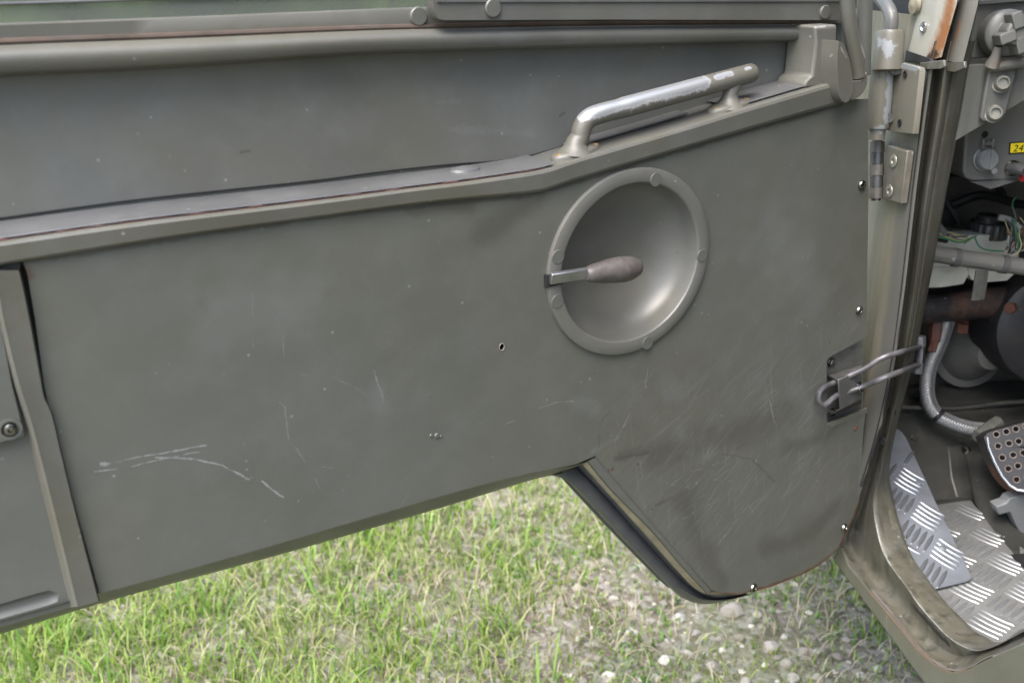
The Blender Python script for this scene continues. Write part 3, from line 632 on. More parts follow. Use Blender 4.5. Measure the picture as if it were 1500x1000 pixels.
mb = MB(); mb.plate(dpoly([(-330, 60), (640, 20), (640, -320), (-330, -330)], -.047), z0=-.049, z1=-.047); dpart(mb, "window_pane", M_PANE)
mb = MB(); mb.tube([D(-330, 17, -.0455), D(0, 6, -.0455), (D(218, -1, -.0455)), D(600, -12, -.0455)], .0012, 8); dpart(mb, "pane_seal", M_STRIP)
mb = MB(); mb.plate(dpoly([(700, -26), (1236, -32), (1236, -330), (700, -320)], -.031), z0=-.033, z1=-.031); dpart(mb, "window_pane", M_PANE)
bt = MB(); bt.lathe([(.0088, 0), (.0088, .0018), (.0078, .0028), (0, .0030)], 24); bolt = bt.build("rivet", M_BELT, door)
for i, (x, y, w, s_) in enumerate([(612, 24, -.0405, .9), (721, 12, -.0238, .9), (1207, 18, -.0238, .85)]):
    M_ = Matrix.Translation(D(x, y, w)) @ Matrix.Diagonal((s_, s_, 1, 1))
    if i == 0: bolt.matrix_local = M_
    else: put(bolt, M_, door)

# ---- grab handle
t6v = lambda x: D(x, interp(F_t, x) * .6 + interp(G_p, x) * .4, .0030)
wc = -.017
fl, fr_ = D(843, 226, wc), D(1068, 154, wc)
fl.y = t6v(849).y + .0015; fr_.y = t6v(1078).y + .0015
hp = [fl + Vector((0, -.002, 0)), fl + Vector((.0005, .003, 0)), fl + Vector((.0015, .010, 0)), D(849, 203, wc), D(853, 186, wc), D(862, 174, wc), D(878, 167, wc), D(905, 160, wc)]
hp = smooth(hp, 26)
r1 = []
for i, p in enumerate(hp):
    h = p.y - fl.y; r1.append(.0094 + .0075 * max(0, 1 - h / .014) ** 2)
e0, e1 = D(905, 160, wc), D(1098, 108, wc)
bar = [e0.lerp(e1, t) for t in np.linspace(.04, 1, 16)]
dirb = (e1 - e0).normalized()
tip = [e1 + dirb * z for z in (.003, .0055, .0075, .0085)]
path = hp + bar + tip; rad = r1 + [.0100] * 16 + [.0098, .0086, .0060, .0022]
mb = MB(); mb.tube(path, rad, 20)
pst = smooth([fr_ + Vector((0, -.002, 0)), fr_ + Vector((0, .004, 0)), fr_ + Vector((.0005, .014, 0)), D(1076, 122, wc)], 16)
mb.tube(pst, [.0078 + .0085 * max(0, 1 - (p.y - fr_.y) / .013) ** 2 for p in pst], 18)
slope = math.atan2(D(1100, 158, .008).y - D(850, 233, .008).y, D(1100, 158, .008).x - D(850, 233, .008).x)
for c in (fl, fr_):
    M_ = Matrix.Translation(c + Vector((0, -.0035, 0))) @ Matrix.Rotation(slope, 4, 'Z') @ Matrix.Rotation(R(-90), 4, 'X')
    mb.lathe([(.0140, -.003), (.0140, .0035), (.0128, .0062), (.0085, .0080), (0, .0085)], 30, M_, sx=1.95)
ta, tb = D(856, 164, wc + .004), D(1028, 121, wc + .004)
ta2, tb2 = D(1046, 116, wc + .005), D(1070, 109, wc + .005)
M_HANDLE = coat("handle_paint", (0.093, 0.088, 0.071), rough=.45, var=.15, dust=.4, wave=.05, marks=[
    ([(tuple(ta), tuple(tb), .0098), (tuple(ta2), tuple(tb2), .0042), (tuple(D(1090, 104, wc + .004)), tuple(D(1096, 102, wc + .004)), .0035)], (.60, .61, .62), 1.0, .38, .42, 150, True)])
dpart(mb, "grab_handle", M_HANDLE, sharp=60)['label'] = "bar grab handle with paint worn through to bright metal"
sc_ = MB(); sc_.lathe([(.0046, 0), (.0044, .0012), (.0030, .0020), (.0016, .0021), (.0015, .0008), (0, .0008)], 14)
bs = sc_.build("handle_screw", M_BRASS, door)
rotx = Matrix.Rotation(slope, 4, 'Z') @ Matrix.Rotation(R(-90), 4, 'X')
for i, (c, d) in enumerate([(fl, -.020), (fl, .020), (fr_, -.020), (fr_, .020)]):
    M_ = Matrix.Translation(c + Vector((d * math.cos(slope), d * math.sin(slope) + .0016, .002))) @ rotx
    if i == 0: bs.matrix_local = M_
    else: put(bs, M_, door)

# ---- left post strip, rear skin, plate with screw, pressed bead
lp_r = [(28, 396), (34, 420), (45, 475), (58, 545), (65, 582), (76, 606), (90, 665), (112, 755), (145, 880)]
lp_l = [(-6, 396), (2, 450), (14, 505), (28, 560), (44, 610), (60, 670), (82, 757), (113, 884), (114, 887)]
K4 = 40
def dcl(pts, w): return [D(x, y, w) for x, y in px_smooth(pts, K4)]
mb = MB(); mb.loft([dcl([(x - 11, y + 1) for x, y in lp_l], -.003), dcl([(x - 5, y) for x, y in lp_l], .005), dcl(lp_l, .0075), dcl([(x + 5, y) for x, y in lp_l], .0070), dcl([(x - 1, y) for x, y in lp_r], .0058), dcl(lp_r, .0048), dcl([(x + 2, y) for x, y in lp_r], -.001)])
dpart(mb, "edge_post", M_BELT, sharp=22)
mb = MB(); rs = dpoly([(-330, 430), (-60, 395), (2, 396), (30, 545), (62, 668), (112, 886), (0, 918), (-330, 1010)], -.003)
bead_o = px_smooth([(-200, 938), (-80, 906), (0, 884), (60, 867), (78, 864), (87, 868), (89, 875), (82, 882), (60, 889), (0, 906), (-80, 930), (-200, 966)], 40)
mb.plate(rs, [dpoly(bead_o, -.003)], -.006, -.003); dpart(mb, "rear_skin", M_OLIVE)
def inset(pp, f):
    cx = sum(p[0] for p in pp) / len(pp); cy = sum(p[1] for p in pp) / len(pp)
    return [(cx + (p[0] - cx) * (1 - f * .25), cy + (p[1] - cy) * (1 - f)) for p in pp]
bo = [D(x, y, -.003) for x, y in bead_o]; 
ce = [D(x, y, -.003) for x, y in px_smooth([(-200, 952), (-80, 918), (0, 895), (74, 873.5), (76, 873)], 20)]
ctr = ce + ce[::-1]
rings = [bo + [bo[0]]]
for f_, w in ((.25, -.0042), (.5, -.0055), (.8, -.0062), (1.0, -.0062)):
    rr = []
    for i, p in enumerate(bo):
        c = ctr[min(len(ctr) - 1, int(i * len(ctr) / len(bo)))]; q = p.lerp(c, f_ * .9); rr.append(Vector((q.x, q.y, w)))
    rings.append(rr + [rr[0]])
mb = MB(); mb.loft(rings); mb.f.append(tuple(len(mb.v) - len(bo) - 1 + i for i in range(len(bo)))); dpart(mb, "pressed_bead", M_OLIVE, sharp=70)
mb = MB(); mb.plate(dpoly([(-330, 470), (-60, 420), (-4, 412), (2, 470), (18, 560), (37, 636), (36, 641), (0, 650), (-330, 735)], .004), z0=-.003, z1=.003); dpart(mb, "latch_plate", M_OLIVE, bevel=.0010)
mb = MB(); p = [D(4, 385, .002), D(30, 385, .002), D(28, 396, .002), D(2, 396, .002)]; mb.plate([(q.x, q.y) for q in p], z0=.0, z1=.0021); dpart(mb, "post_gap", M_BLACKHOLE)

# ---- screws: domed head with a cross recess
def screw_mesh(mb, r_, h, slot=True):
    prof = [(r_, 0), (r_, h * .35), (r_ * .85, h * .75), (r_ * .5, h)]
    mb.lathe(prof + ([(r_ * .40, h * .98), (r_ * .30, h * .35), (0, h * .3)] if slot else [(0, h)]), 20)
sm = MB(); screw_mesh(sm, .0058, .0036); screw = sm.build("screw", M_SCREW, door)
sl = [(1262, 271, .0, 1, (0, 0)), (1258, 454, 0, .95, (.2, .1)), (1236, 772, .0, .98, (-.15, .35)), (1103, 860, .0, 1.05, (-.1, .2)), (14.5, 628, .003, .82, (0, 0))]
for i, (x, y, w, s_, tl_) in enumerate(sl):
    M_ = Matrix.Translation(D(x, y, w + .0002)) @ Matrix.Rotation(tl_[0], 4, 'X') @ Matrix.Rotation(tl_[1], 4, 'Y') @ Matrix.Diagonal((s_, s_, s_, 1))
    if i == 0: screw.matrix_local = M_
    else: put(screw, M_, door)
wa = MB(); wa.lathe([(.0085, 0), (.0085, .0010), (.0062, .0012), (.0062, 0)], 20); wob = wa.build("washer", M_OLIVE, door); wob.matrix_local = Matrix.Translation(D(14.5, 628, .003))
br = MB(); screw_mesh(br, .0032, .0015); bsc = br.build("small_screw", M_RUSTBROWN, door); bsc.matrix_local = Matrix.Translation(D(1253, 627, 0))
sb = MB()
for x, y, r_ in ((632, 638, .0022), (640, 638, .0030), (646, 639, .0018)): sb.lathe([(r_, 0), (r_ * .8, r_ * .3), (0, r_ * .4)], 10, Matrix.Translation(D(x, y, 0)))
dpart(sb, "weld_spatter", M_OLIVE)
bb = MB()
for x, y, r_ in ((708, 245, .011), (700, 246, .007), (718, 243, .006)):
    p = t6v(x); bb.lathe([(r_, 0), (r_ * .85, r_ * .28), (r_ * .4, r_ * .45), (0, r_ * .5)], 16, Matrix.Translation(Vector((p.x, p.y + .001, -.030))) @ Matrix.Rotation(R(-90), 4, 'X'), sx=1.5)
dpart(bb, "filler_blob", M_STRIP)

# ---- check-strap recess in the notch
mb = MB(); mb.plate(dpoly([(1205, 510), (1264, 480), (1264, 612), (1205, 632)], -.016), z0=-.020, z1=-.016)
sidep = dpoly([(1210, 520), (1212, 620)], 0)
mb.box((sidep[0][0] - .001, D(1210, 625).y, -.018), (sidep[0][0], D(1210, 515).y, -.0016))
dpart(mb, "strap_recess", M_GREY)['label'] = "recessed pocket holding the check strap bracket"
# U bracket
b0 = D(1211, 543, .0); 
mb = MB()
tpl = D(1212, 549, -.004); tpr = D(1263, 537, -.004); fpl = D(1228, 556, .016); bl_ = D(1231, 600, .016); brr = D(1263, 583, .016); ftr = D(1263, 541, .016)
wk = .0022
def quadplate(a, b, c, d, th):
    nrm = (b - a).cross(d - a).normalized() * th
    mb.add([a, b, c, d, a - nrm, b - nrm, c - nrm, d - nrm], [(0, 1, 2, 3), (7, 6, 5, 4), (0, 4, 5, 1), (1, 5, 6, 2), (2, 6, 7, 3), (3, 7, 4, 0)])
tb_l = D(1211, 548, -.014); tb_r = D(1264, 533, -.014)
quadplate(tb_l, fpl, ftr, tb_r, wk)
quadplate(fpl, bl_, brr, ftr, wk)
bb_l = D(1213, 610, -.014); bb_r = D(1263, 590, -.014)
quadplate(bb_l, bb_r, brr, bl_, wk)
dpart(mb, "strap_bracket", coat("bracket_steel", (0.053, 0.052, 0.051), rough=.42, var=.2, dust=.55, wave=.1, dustcol=(.27, .25, .21)), bevel=.0012)
hb = MB(); hb.lathe([(.0070, 0), (.0070, .0016), (.0056, .0018), (.0056, .0060), (.0048, .0068), (0, .0068)], 6); hx = hb.build("hex_bolt", M_SCREW, door); hx.matrix_local = Matrix.Translation(D(1257, 566, .0165)) 
for x, y, s_ in ((1217, 530, .95), (1217, 603, .85)): put(hx, Matrix.Translation(D(x, y, -.0155)) @ Matrix.Diagonal((s_, s_, .7, 1)), door)
mb = MB(); mb.plate(dpoly([(1211, 621), (1270, 597), (1270, 604), (1216, 626)], .0003), z0=0, z1=.0008); dpart(mb, "notch_lip", M_BELT)

# ---- window arm casting, tubes at the hinge end of the ledge
mb = MB(); mb.plate(dpoly([(1194, 38), (1227, 36), (1224, 112), (1228, 121), (1222, 128), (1178, 129), (1181, 119), (1190, 112), (1196, 60)], -.004), z0=-.046, z1=-.004)
dpart(mb, "corner_post", coat("corner_post_paint", (0.102, 0.100, 0.084), rough=.45, var=.1, dust=.4, wave=.05, marks=[(poly_segs(dl((1194, 39), (1226, 36), w=-.004), .0022) + poly_segs(dl((1208, 122), (1222, 122), w=-.004), .004), (.26, .265, .26), .8, .5, 1.2, 200)]), bevel=.003, seg=3)
mb = MB()
mb.plate(dpoly(px_smooth([(1228, 60), (1236, 66), (1243, 82), (1248, 105), (1250, 130), (1246, 145), (1240, 151), (1234, 149), (1229, 138), (1227, 120), (1226, 90), (1228, 60)], 30)[:-1], .018), z0=-.012, z1=.018)
mb.plate(dpoly(px_smooth([(1250, 118), (1258, 119), (1266, 112), (1270, 106), (1270, 124), (1262, 139), (1248, 147), (1244, 140), (1250, 118)], 26)[:-1], .012), z0=-.014, z1=.012)
mb.plate(dpoly([(1258, 62), (1263, 66), (1268, 84), (1268, 106), (1262, 106), (1262, 84)], .008), z0=-.012, z1=.008)
dpart(mb, "window_socket", coat("socket_paint", (0.095, 0.092, 0.076), rough=.42, var=.1, dust=.35, wave=.05, marks=[(poly_segs(dl((1232, 68), (1240, 84), w=.018), .0016) + poly_segs(dl((1262, 66), (1267, 84), w=.008), .0016), (.26, .26, .25), .7, .6, 1.1, 200)]), bevel=.0028, seg=3)
mb = MB(); mb.tube(smooth([D(1236, -160, .006), D(1238, -60, .006), D(1241, 0, .006), D(1244, 32, .006), D(1249, 62, .006), D(1254, 92, .006), D(1257, 112, .006)], 24), .0078, 16); dpart(mb, "window_arm", M_BELT)
mb = MB(); mb.tube([D(1268, -200, -.03), D(1267, 0, -.03), D(1264, 110, -.03)], .0085, 14); dpart(mb, "frame_tube", M_OLIVE)

# ------------------------------------------------------------------ body side, jamb and sill
XS = .580
o_lip = [(1372, 60), (1362, 100), (1352, 170), (1338, 280), (1322, 420), (1307, 530), (1288, 620), (1268, 690), (1246, 752), (1232, 800), (1243, 825), (1278, 868), (1304, 898), (1343, 947), (1369, 970), (1395, 982), (1421, 977), (1447, 963), (1500, 941), (1640, 872)]
vly = [(1381, 60), (1371, 100), (1361, 170), (1346, 280), (1330, 420), (1314, 530), (1297, 620), (1278, 690), (1262, 745), (1250, 782), (1268, 818), (1300, 855), (1322, 884), (1358, 930), (1382, 950), (1404, 960), (1424, 958), (1450, 948), (1500, 928), (1640, 860)]
rdg = [(1393, 60), (1384, 100), (1374, 170), (1357, 280), (1340, 420), (1324, 530), (1305, 620), (1288, 690), (1279, 735), (1286, 784), (1299, 820), (1330, 862), (1348, 889), (1384, 928), (1404, 943), (1420, 950), (1438, 952), (1462, 944), (1500, 924), (1640, 850)]
i_lip = [(1426, 60), (1417, 100), (1405, 170), (1384, 280), (1358, 420), (1335, 530), (1312, 620), (1300, 690), (1308, 740), (1320, 782), (1335, 818), (1366, 862), (1384, 884), (1412, 912), (1424, 924), (1440, 933), (1456, 941), (1475, 936), (1500, 920), (1640, 846)]
KJ = 110
def jc(pts, x): return smooth([SX(a, b, x) for a, b in pts], KJ)
co, cv, cr_, ci = jc(o_lip, XS), jc(vly, .594), jc(rdg, .606), jc(i_lip, .632)
# resample by normalised control index so that the ridges stay together
def jci(pts, x):
    P = [SX(a, b, x) for a, b in pts]; out = []
    for k in range(KJ):
        t = k / (KJ - 1) * (len(P) - 1); i = min(int(t), len(P) - 2); u = t - i
        a, b, c, d = P[max(i - 1, 0)], P[i], P[i + 1], P[min(i + 2, len(P) - 1)]
        out.append(.5 * ((2 * b) + (c - a) * u + (2 * a - 5 * b + 4 * c - d) * u * u + (3 * b - a - 3 * c + d) * u ** 3))
    return out
def mid(a, b, f): return [(p[0] * (1 - f) + q[0] * f, p[1] * (1 - f) + q[1] * f) for p, q in zip(a, b)]
jw = [(tuple(SX(a, b, .582) - VL), tuple(SX(c, d, .582) - VL), .006) for (a, b), (c, d) in zip(o_lip[11:17], o_lip[12:18])]
jw2 = [(tuple(SX(1340, 888, .602) - VL), tuple(SX(1388, 940, .602) - VL), .0062)]
jr = [(tuple(SX(1349, 915, .592) - VL), tuple(SX(1385, 957, .592) - VL), .004), (tuple(SX(1240, 782, .588) - VL), tuple(SX(1250, 802, .588) - VL), .003)]
seal_l = [(tuple(SX(a, b, .590) - VL), tuple(SX(c, d, .590) - VL), .0034) for (a, b), (c, d) in zip(mid(o_lip, vly, .6)[1:9], mid(o_lip, vly, .6)[2:10])]
grv = [(tuple(SX(a, b, .614) - VL), tuple(SX(c, d, .614) - VL), .0030) for (a, b), (c, d) in zip(mid(rdg, i_lip, .34)[0:9], mid(rdg, i_lip, .34)[1:10])]
hi = [(tuple(SX(a, b, .5978) - VL), tuple(SX(c, d, .5978) - VL), .0016) for (a, b), (c, d) in zip(rdg[8:16], rdg[9:17])]  # worn line on the ridge, its highlight painted into the colour
M_JAMB = coat("jamb_paint", (.080, .077, .060), rough=.46, var=.22, dust=.6, wave=.2, drift=.6, streak=.75, marks=[
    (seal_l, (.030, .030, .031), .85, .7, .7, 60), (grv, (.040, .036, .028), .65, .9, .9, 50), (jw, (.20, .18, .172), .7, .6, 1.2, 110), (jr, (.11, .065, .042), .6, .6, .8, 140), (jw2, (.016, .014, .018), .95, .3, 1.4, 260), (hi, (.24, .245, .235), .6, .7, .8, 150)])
def groove(f, amp):
    base = .6000 + (f - .10) / .84 * .0305
    pts_ = mid(rdg, i_lip, f); lo, hi_ = jci(pts_, base), jci(pts_, base + amp)
    return [a.lerp(b, max(0, min(1, (46 - k_) / 8))) for k_, (a, b) in enumerate(zip(lo, hi_))]
mb = MB()
cur_ = [jci([(x - 60, y + 0) if i < 8 else (x, y) for i, (x, y) in enumerate(o_lip)], XS + .0005)]
mb.loft([jci(o_lip, XS), jci(mid(o_lip, vly, .10), .5840), jci(mid(o_lip, vly, .30), .5935), jci(mid(o_lip, vly, .7), .6030), jci(vly, .6065), jci(mid(vly, rdg, .35), .6050), jci(mid(vly, rdg, .75), .5995), jci(rdg, .5975), jci(mid(rdg, i_lip, .10), .6000), groove(.26, .0005), groove(.34, .0030), groove(.42, .0004), jci(mid(rdg, i_lip, .55), .6163), jci(mid(rdg, i_lip, .94), .6305), jci(i_lip, .633), jci([(x + 3, y - 1) for x, y in i_lip], .640)])
body(mb, "door_jamb", M_JAMB, sharp=48)
# outer side skin: pillar face forward of the opening, and the sill below it
pil = o_lip[:10]
pts = [SX(a, b, XS) for a, b in pil]
poly = [(p.y, p.z) for p in pts]
top = SX(1268, 22, XS + .004)
MY = frame(Vector((XS * KX, 0, 0)), (0, 1, 0), (0, 0, 1))          # local x = forward, y = up, z = outward (+X)
fw = 1.95
lowF = SX(1218, 848, XS)
mb = MB(); mb.plate(poly + [(lowF.y + .004, lowF.z + .03), (lowF.y + .05, .50), (fw, .62), (fw, 1.19), (pts[0].y + .02, 1.19)], z0=.0035, z1=.0005, M=MY)
band = [(tuple(SX(a - 6, b, XS) - VL), tuple(SX(c - 6, d, XS) - VL), .034) for (a, b), (c, d) in zip(o_lip[:9], o_lip[1:10])]
M_SKIN = coat("side_skin_paint", (.160, .143, .106), rough=.42, var=.12, dust=.4, wave=.1, streak=.35, marks=[(band, (.085, .086, .080), .85, .5, .25, 18)])
body(mb, "side_skin", M_SKIN)
sl_ = jci(mid(o_lip, vly, .10), .5825)[:43]
mb = MB(); mb.tube(sl_, .0027, 8); body(mb, "door_seal", M_BLACK)
low = [SX(a, b, XS) for a, b in o_lip[9:]]
zb = .447
mb = MB(); mb.plate([(p.y, p.z - .0015) for p in low] + [(low[-1].y, zb), (lowF.y + .002, zb + .005), (low[0].y + .012, low[0].z - .03)], z0=.0040, z1=-.0012, M=MY)
body(mb, "sill_panel", coat("sill_paint", (0.090, 0.088, 0.070), rough=.40, var=.12, dust=.35, wave=.15, marks=[
    ([(tuple(SX(1300, 890, XS) - VL), tuple(SX(1302, 960, XS) - VL), .0012), (tuple(SX(1268, 870, XS) - VL), tuple(SX(1270, 935, XS) - VL), .001)], (.33, .33, .30), .5, .8, .6, 100),
    (jw, (.13, .085, .06), .7, .6, 1.1, 150)]), bevel=.0012)
mb = MB(); mb.box((XS + .25, .2, .40), (XS + .30, 1.09, .48)); body(mb, "chassis_rail", M_BLACK)
# front wing top step seen past the hinge tube
mb = MB(); a = SX(1262, 60, .60); mb.box((.586 * KX, 1.20, 1.12), (.80, 1.95, a.z + .012)); body(mb, "front_wing", coat("wing_paint", (0.130, 0.130, 0.120), rough=.4, var=.1, dust=.3, wave=.1), bevel=.006, seg=3)

# ---- mirror bracket: bent tube in a clamped socket
XM = .556
def M3(px, py, x=XM): return SX(px, py, x)
ctop, cbot = M3(1304, 44), M3(1293, 196)
axm = (ctop - cbot).normalized()
mb = MB(); mb.tube(smooth([M3(1262, -60), M3(1276, -18), M3(1292, 0), M3(1302, 14), M3(1306, 30), ctop + Vector((0, 0, -.01))], 24), .0078, 16); body(mb, "mirror_tube", M_BELT)
mb = MB()
L_ = (ctop - cbot).length
mb.lathe([(.0105, L_), (.0150, L_ - .001), (.0165, L_ - .005), (.0168, L_ - .030), (.0172, L_ - .036), (.0172, L_ - .044), (.0120, L_ - .046)], 30, zframe(cbot, axm))
c2b, c2t = M3(1285, 192), M3(1294, 92)
mb.lathe([(.0095, -.010), (.0095, .002), (.0128, .003), (.0138, .006), (.0138, (c2t - c2b).length)], 30, zframe(c2b, c2t - c2b))
pl_ = [SX(1300, 91, .567), SX(1318, 92, .567), SX(1345, 99, .567), SX(1347, 104, .567), SX(1337, 196, .567), SX(1312, 193, .567), SX(1290, 189, .567)]
mb.plate([(p.y, p.z) for p in pl_], z0=0, z1=.007, M=frame(Vector((.567 * KX, 0, 0)), (0, 1, 0), (0, 0, 1)))
wv = lambda p: tuple(Vector(p) - VL)
M_MIR = coat("mirror_bracket_paint", (.118, .110, .086), rough=.45, var=.12, dust=.3, wave=.05, streak=.2, marks=[
    ([(wv(M3(a, b, x)), wv(M3(c, d, x)), r_) for a, b, c, d, x, r_ in ((1296, 58, 1304, 76, .5484, .0085), (1288, 74, 1316, 76, .5484, .005), (1282, 96, 1279, 124, .549, .0075), (1306, 104, 1298, 176, .560, .0065), (1300, 93, 1344, 101, .567, .004), (1282, 186, 1318, 193, .554, .0065), (1278, 135, 1279, 150, .549, .004), (1288, 43, 1320, 43, .550, .003))],
     (.215, .228, .235), .9, .35, 1.1, 110)])
body(mb, "mirror_bracket", M_MIR, sharp=50)
for (a, b) in (((1311, 103), (1303, 108)), ((1300, 173), (1296, 178))):
    ov = MB(); c = M3(a[0], a[1], .5610); ov.lathe([(.0058, 0), (.0058, .0007), (.0050, .0008), (.0046, .0002), (0, .0002)], 20, zframe(c, (-.46, -.88, 0)), sx=1.35)
    body(ov, "clamp_slot", M_DARKPAINT)
for a in ((1326, 109), (1318, 180)):
    hl = MB(); hl.lathe([(.0042, 0), (.0042, .0008), (.0026, .0009), (.0026, -.001), (0, -.001)], 14, zframe(SX(a[0], a[1], .5664), (-1, 0, 0))); body(hl, "clamp_hole", M_BLACK)
hl = MB(); hl.lathe([(.0022, 0), (0, .0006)], 10, zframe(M3(1297, 62, .5482), (-.6, -.8, 0))); body(hl, "pin_hole", M_BLACK)

# ---- door hinge: leaf, knuckles, countersunk screws
XH = .570
mb = MB(); lf = [SX(1297, 212, XH), SX(1329, 221, XH), SX(1319, 299, XH), SX(1292, 291, XH)]
mb.plate([(p.y, p.z) for p in lf], z0=0, z1=.009, M=frame(Vector((XH * KX, 0, 0)), (0, 1, 0), (0, 0, 1)))
M_HINGE = coat("hinge_paint", (.098, .088, .070), rough=.45, var=.25, dust=.5, wave=.05, streak=.3, varscale=40)
hinge = body(mb, "door_hinge", M_HINGE, bevel=.0015)
mb = MB(); mb.tube([SX(1285, 205, XH - .002) - VL, SX(1283, 294, XH - .002) - VL], .0060, 12); mb.build("hinge_pin", M_DARKPAINT, hinge)
hk0, hk1 = SX(1285, 207, XH - .002), SX(1283, 291, XH - .002)
for i in range(5):
    a = hk0.lerp(hk1, i / 5 + .004); b = hk0.lerp(hk1, (i + 1) / 5 - .004)
    mb = MB(); mb.tube([a - VL, b - VL], .0088 if i % 2 == 0 else .0080, 16)
    mb.build("knuckle", M_HINGE if i % 2 == 0 else M_DARKPAINT, hinge, sharp=40)
for (a, b) in ((1309, 236), (1303, 280)):
    mb = MB(); mb.lathe([(.0078, 0), (.0074, .0010), (.0035, .0012), (.0028, -.0006), (0, -.0006)], 20, zframe(SX(a, b, XH - .0006) - VL, (-1, 0, 0))); mb.build("hinge_screw", M_ZINC, hinge)

# ---- windscreen post above the joint
def leanplate(mb, pts, x, th):
    P = [SX(a, b, x) for a, b in pts]; mb.plate([(p.y, p.z) for p in P], z0=0, z1=th, M=frame(Vector((x * KX, 0, 0)), (0, 1, 0), (0, 0, 1)))
mb = MB()
KW = 12
def wc_(pts, x): return lin([SX(a, b, x) for a, b in pts], KW)
mb.loft([wc_([(1370, -150), (1348, 0), (1329, 74)], .590), wc_([(1372, -150), (1350, 0), (1331, 75)], .580), wc_([(1402, -150), (1382, 0), (1362, 86)], .580), wc_([(1412, -150), (1392, 0), (1370, 86)], .5812), wc_([(1424, -150), (1403, 0), (1379, 84)], .585), wc_([(1424, -150), (1405, 0), (1381, 84)], .62)])
rst = [(wv(SX(1400, -20, .584)), wv(SX(1386, 40, .584)), .012), (wv(SX(1386, 40, .584)), wv(SX(1370, 84, .583)), .016), (wv(SX(1372, 80, .583)), wv(SX(1364, 86, .581)), .012)]
rst2 = [(wv(SX(1372, 80, .583)), wv(SX(1362, 85, .581)), .0075)]
body(mb, "windscreen_post", coat("post_paint", (0.338, 0.324, 0.270), rough=.4, var=.06, dust=.25, wave=.1, streak=.12, marks=[(rst, (.20, .085, .03), .95, .8, .6, 60), (rst2, (.03, .018, .012), .95, .6, .9, 120)]), sharp=60)
mb = MB(); mb.loft([wc_([(1428, -150), (1406, 0), (1383, 88)], .604), wc_([(1432, -150), (1412, 0), (1390, 90)], .598), wc_([(1446, -150), (1426, 0), (1402, 92)], .5985), wc_([(1454, -150), (1434, 0), (1411, 90)], .603), wc_([(1456, -150), (1436, 0), (1414, 88)], .64)])
body(mb, "frame_post", coat("frame_post_paint", (.130, .126, .108), rough=.4, var=.12, dust=.3, wave=.1, streak=.2, marks=[([(wv(SX(1405, 35, .598)), wv(SX(1398, 60, .598)), .006), (wv(SX(1394, 68, .598)), wv(SX(1392, 80, .598)), .005)], (.25, .11, .06), .6, .9, .9, 90)]), sharp=60)
mb = MB(); leanplate(mb, [(1347, 92), (1382, 88), (1383, 98), (1378, 101), (1350, 102)], .5785, .0035); body(mb, "post_shoe", M_JAMB, bevel=.001)
mb = MB(); leanplate(mb, [(1385, 92), (1412, 90), (1413, 100), (1400, 106), (1387, 104)], .596, .0035); body(mb, "post_shoe", M_JAMB, bevel=.001)
mb = MB(); leanplate(mb, [(1327, 74), (1362, 86), (1364, 93), (1344, 92), (1325, 90)], .579, .006); body(mb, "post_gasket", M_BLACK, bevel=.001)
mb = MB(); mb.lathe([(.0062, 0), (.0060, .0016), (.0040, .0018), (.0028, -.001), (0, -.001)], 20, zframe(SX(1353, 40, .5795), (-1, 0, 0)), sx=1); body(mb, "post_screw", M_STEEL)
mb = MB(); mb.lathe([(.011, 0), (.010, .004), (0, .006)], 20, zframe(SX(1342, 8, .578), (-1, 0, 0))); body(mb, "rubber_buffer", M_SEALTAN)
for a in ((1307, 602), (1294, 646)):
    ps = MB(); ps.lathe([(.0060, 0), (.0056, .002), (.003, .0024), (.0026, .0005), (0, .0005)], 16, zframe(SX(a[0], a[1], .606 if a[1] < 620 else .598) , (-.9, -.4, .1)))
    body(ps, "jamb_plug", M_BLACK)

# ---- check strap rods and clevis
cx_ = .652
mb = MB()
q0, q1 = SX(1340, 500, cx_), SX(1347, 545, cx_)
mb.tube([SX(1347, 492, cx_ + .004), SX(1346, 507, cx_ + .004)], .0085, 14); mb.tube([SX(1344, 532, cx_ + .004), SX(1343, 546, cx_ + .004)], .0080, 14)
mb.tube([SX(1350, 498, cx_ + .009), SX(1346, 545, cx_ + .009)], .006, 10)
body(mb, "strap_clevis", coat("clevis_steel", (.10, .10, .105), rough=.4, var=.3, dust=.5, wave=0, metal=.3, varscale=60), sharp=40, bevel=.0008)
up = [SX(1347, 508, cx_), SX(1335, 511, .620), SX(1324, 514, .594), SX(1314, 517, .580), SX(1300, 521, .566), SX(1286, 527, .556), DW(1266, 540, .026), DW(1222, 560, .004), DW(1206, 568, .006), DW(1199, 578, .008), DW(1201, 590, .010), DW(1209, 593, .012), DW(1224, 580, .013), DW(1240, 574, .013), DW(1266, 565, .024), SX(1286, 557, .556), SX(1300, 551, .566), SX(1314, 546, .580), SX(1324, 542, .594), SX(1335, 538, .620), SX(1345, 535, cx_)]
mb = MB(); mb.tube(smooth(up, 70), .0035, 10); body(mb, "check_strap", coat("strap_steel", (.075, .074, .080), rough=.36, var=.3, dust=.4, wave=0, metal=.3, varscale=60, dustcol=(.25, .22, .2)))

# ------------------------------------------------------------------ cab interior forward of the opening
def yplate(mb, pts, y, th, holes=()):
    P = [FY(a, b, y) for a, b in pts]
    H = [[(FY(a, b, y).x, -FY(a, b, y).z) for a, b in h] for h in holes]
    M_ = frame(Vector((0, y, 0)), (1, 0, 0), (0, 0, -1))      # local z = +Y (away from the camera)
    mb.plate([(p.x, -p.z) for p in P], H, 0, th, M_)
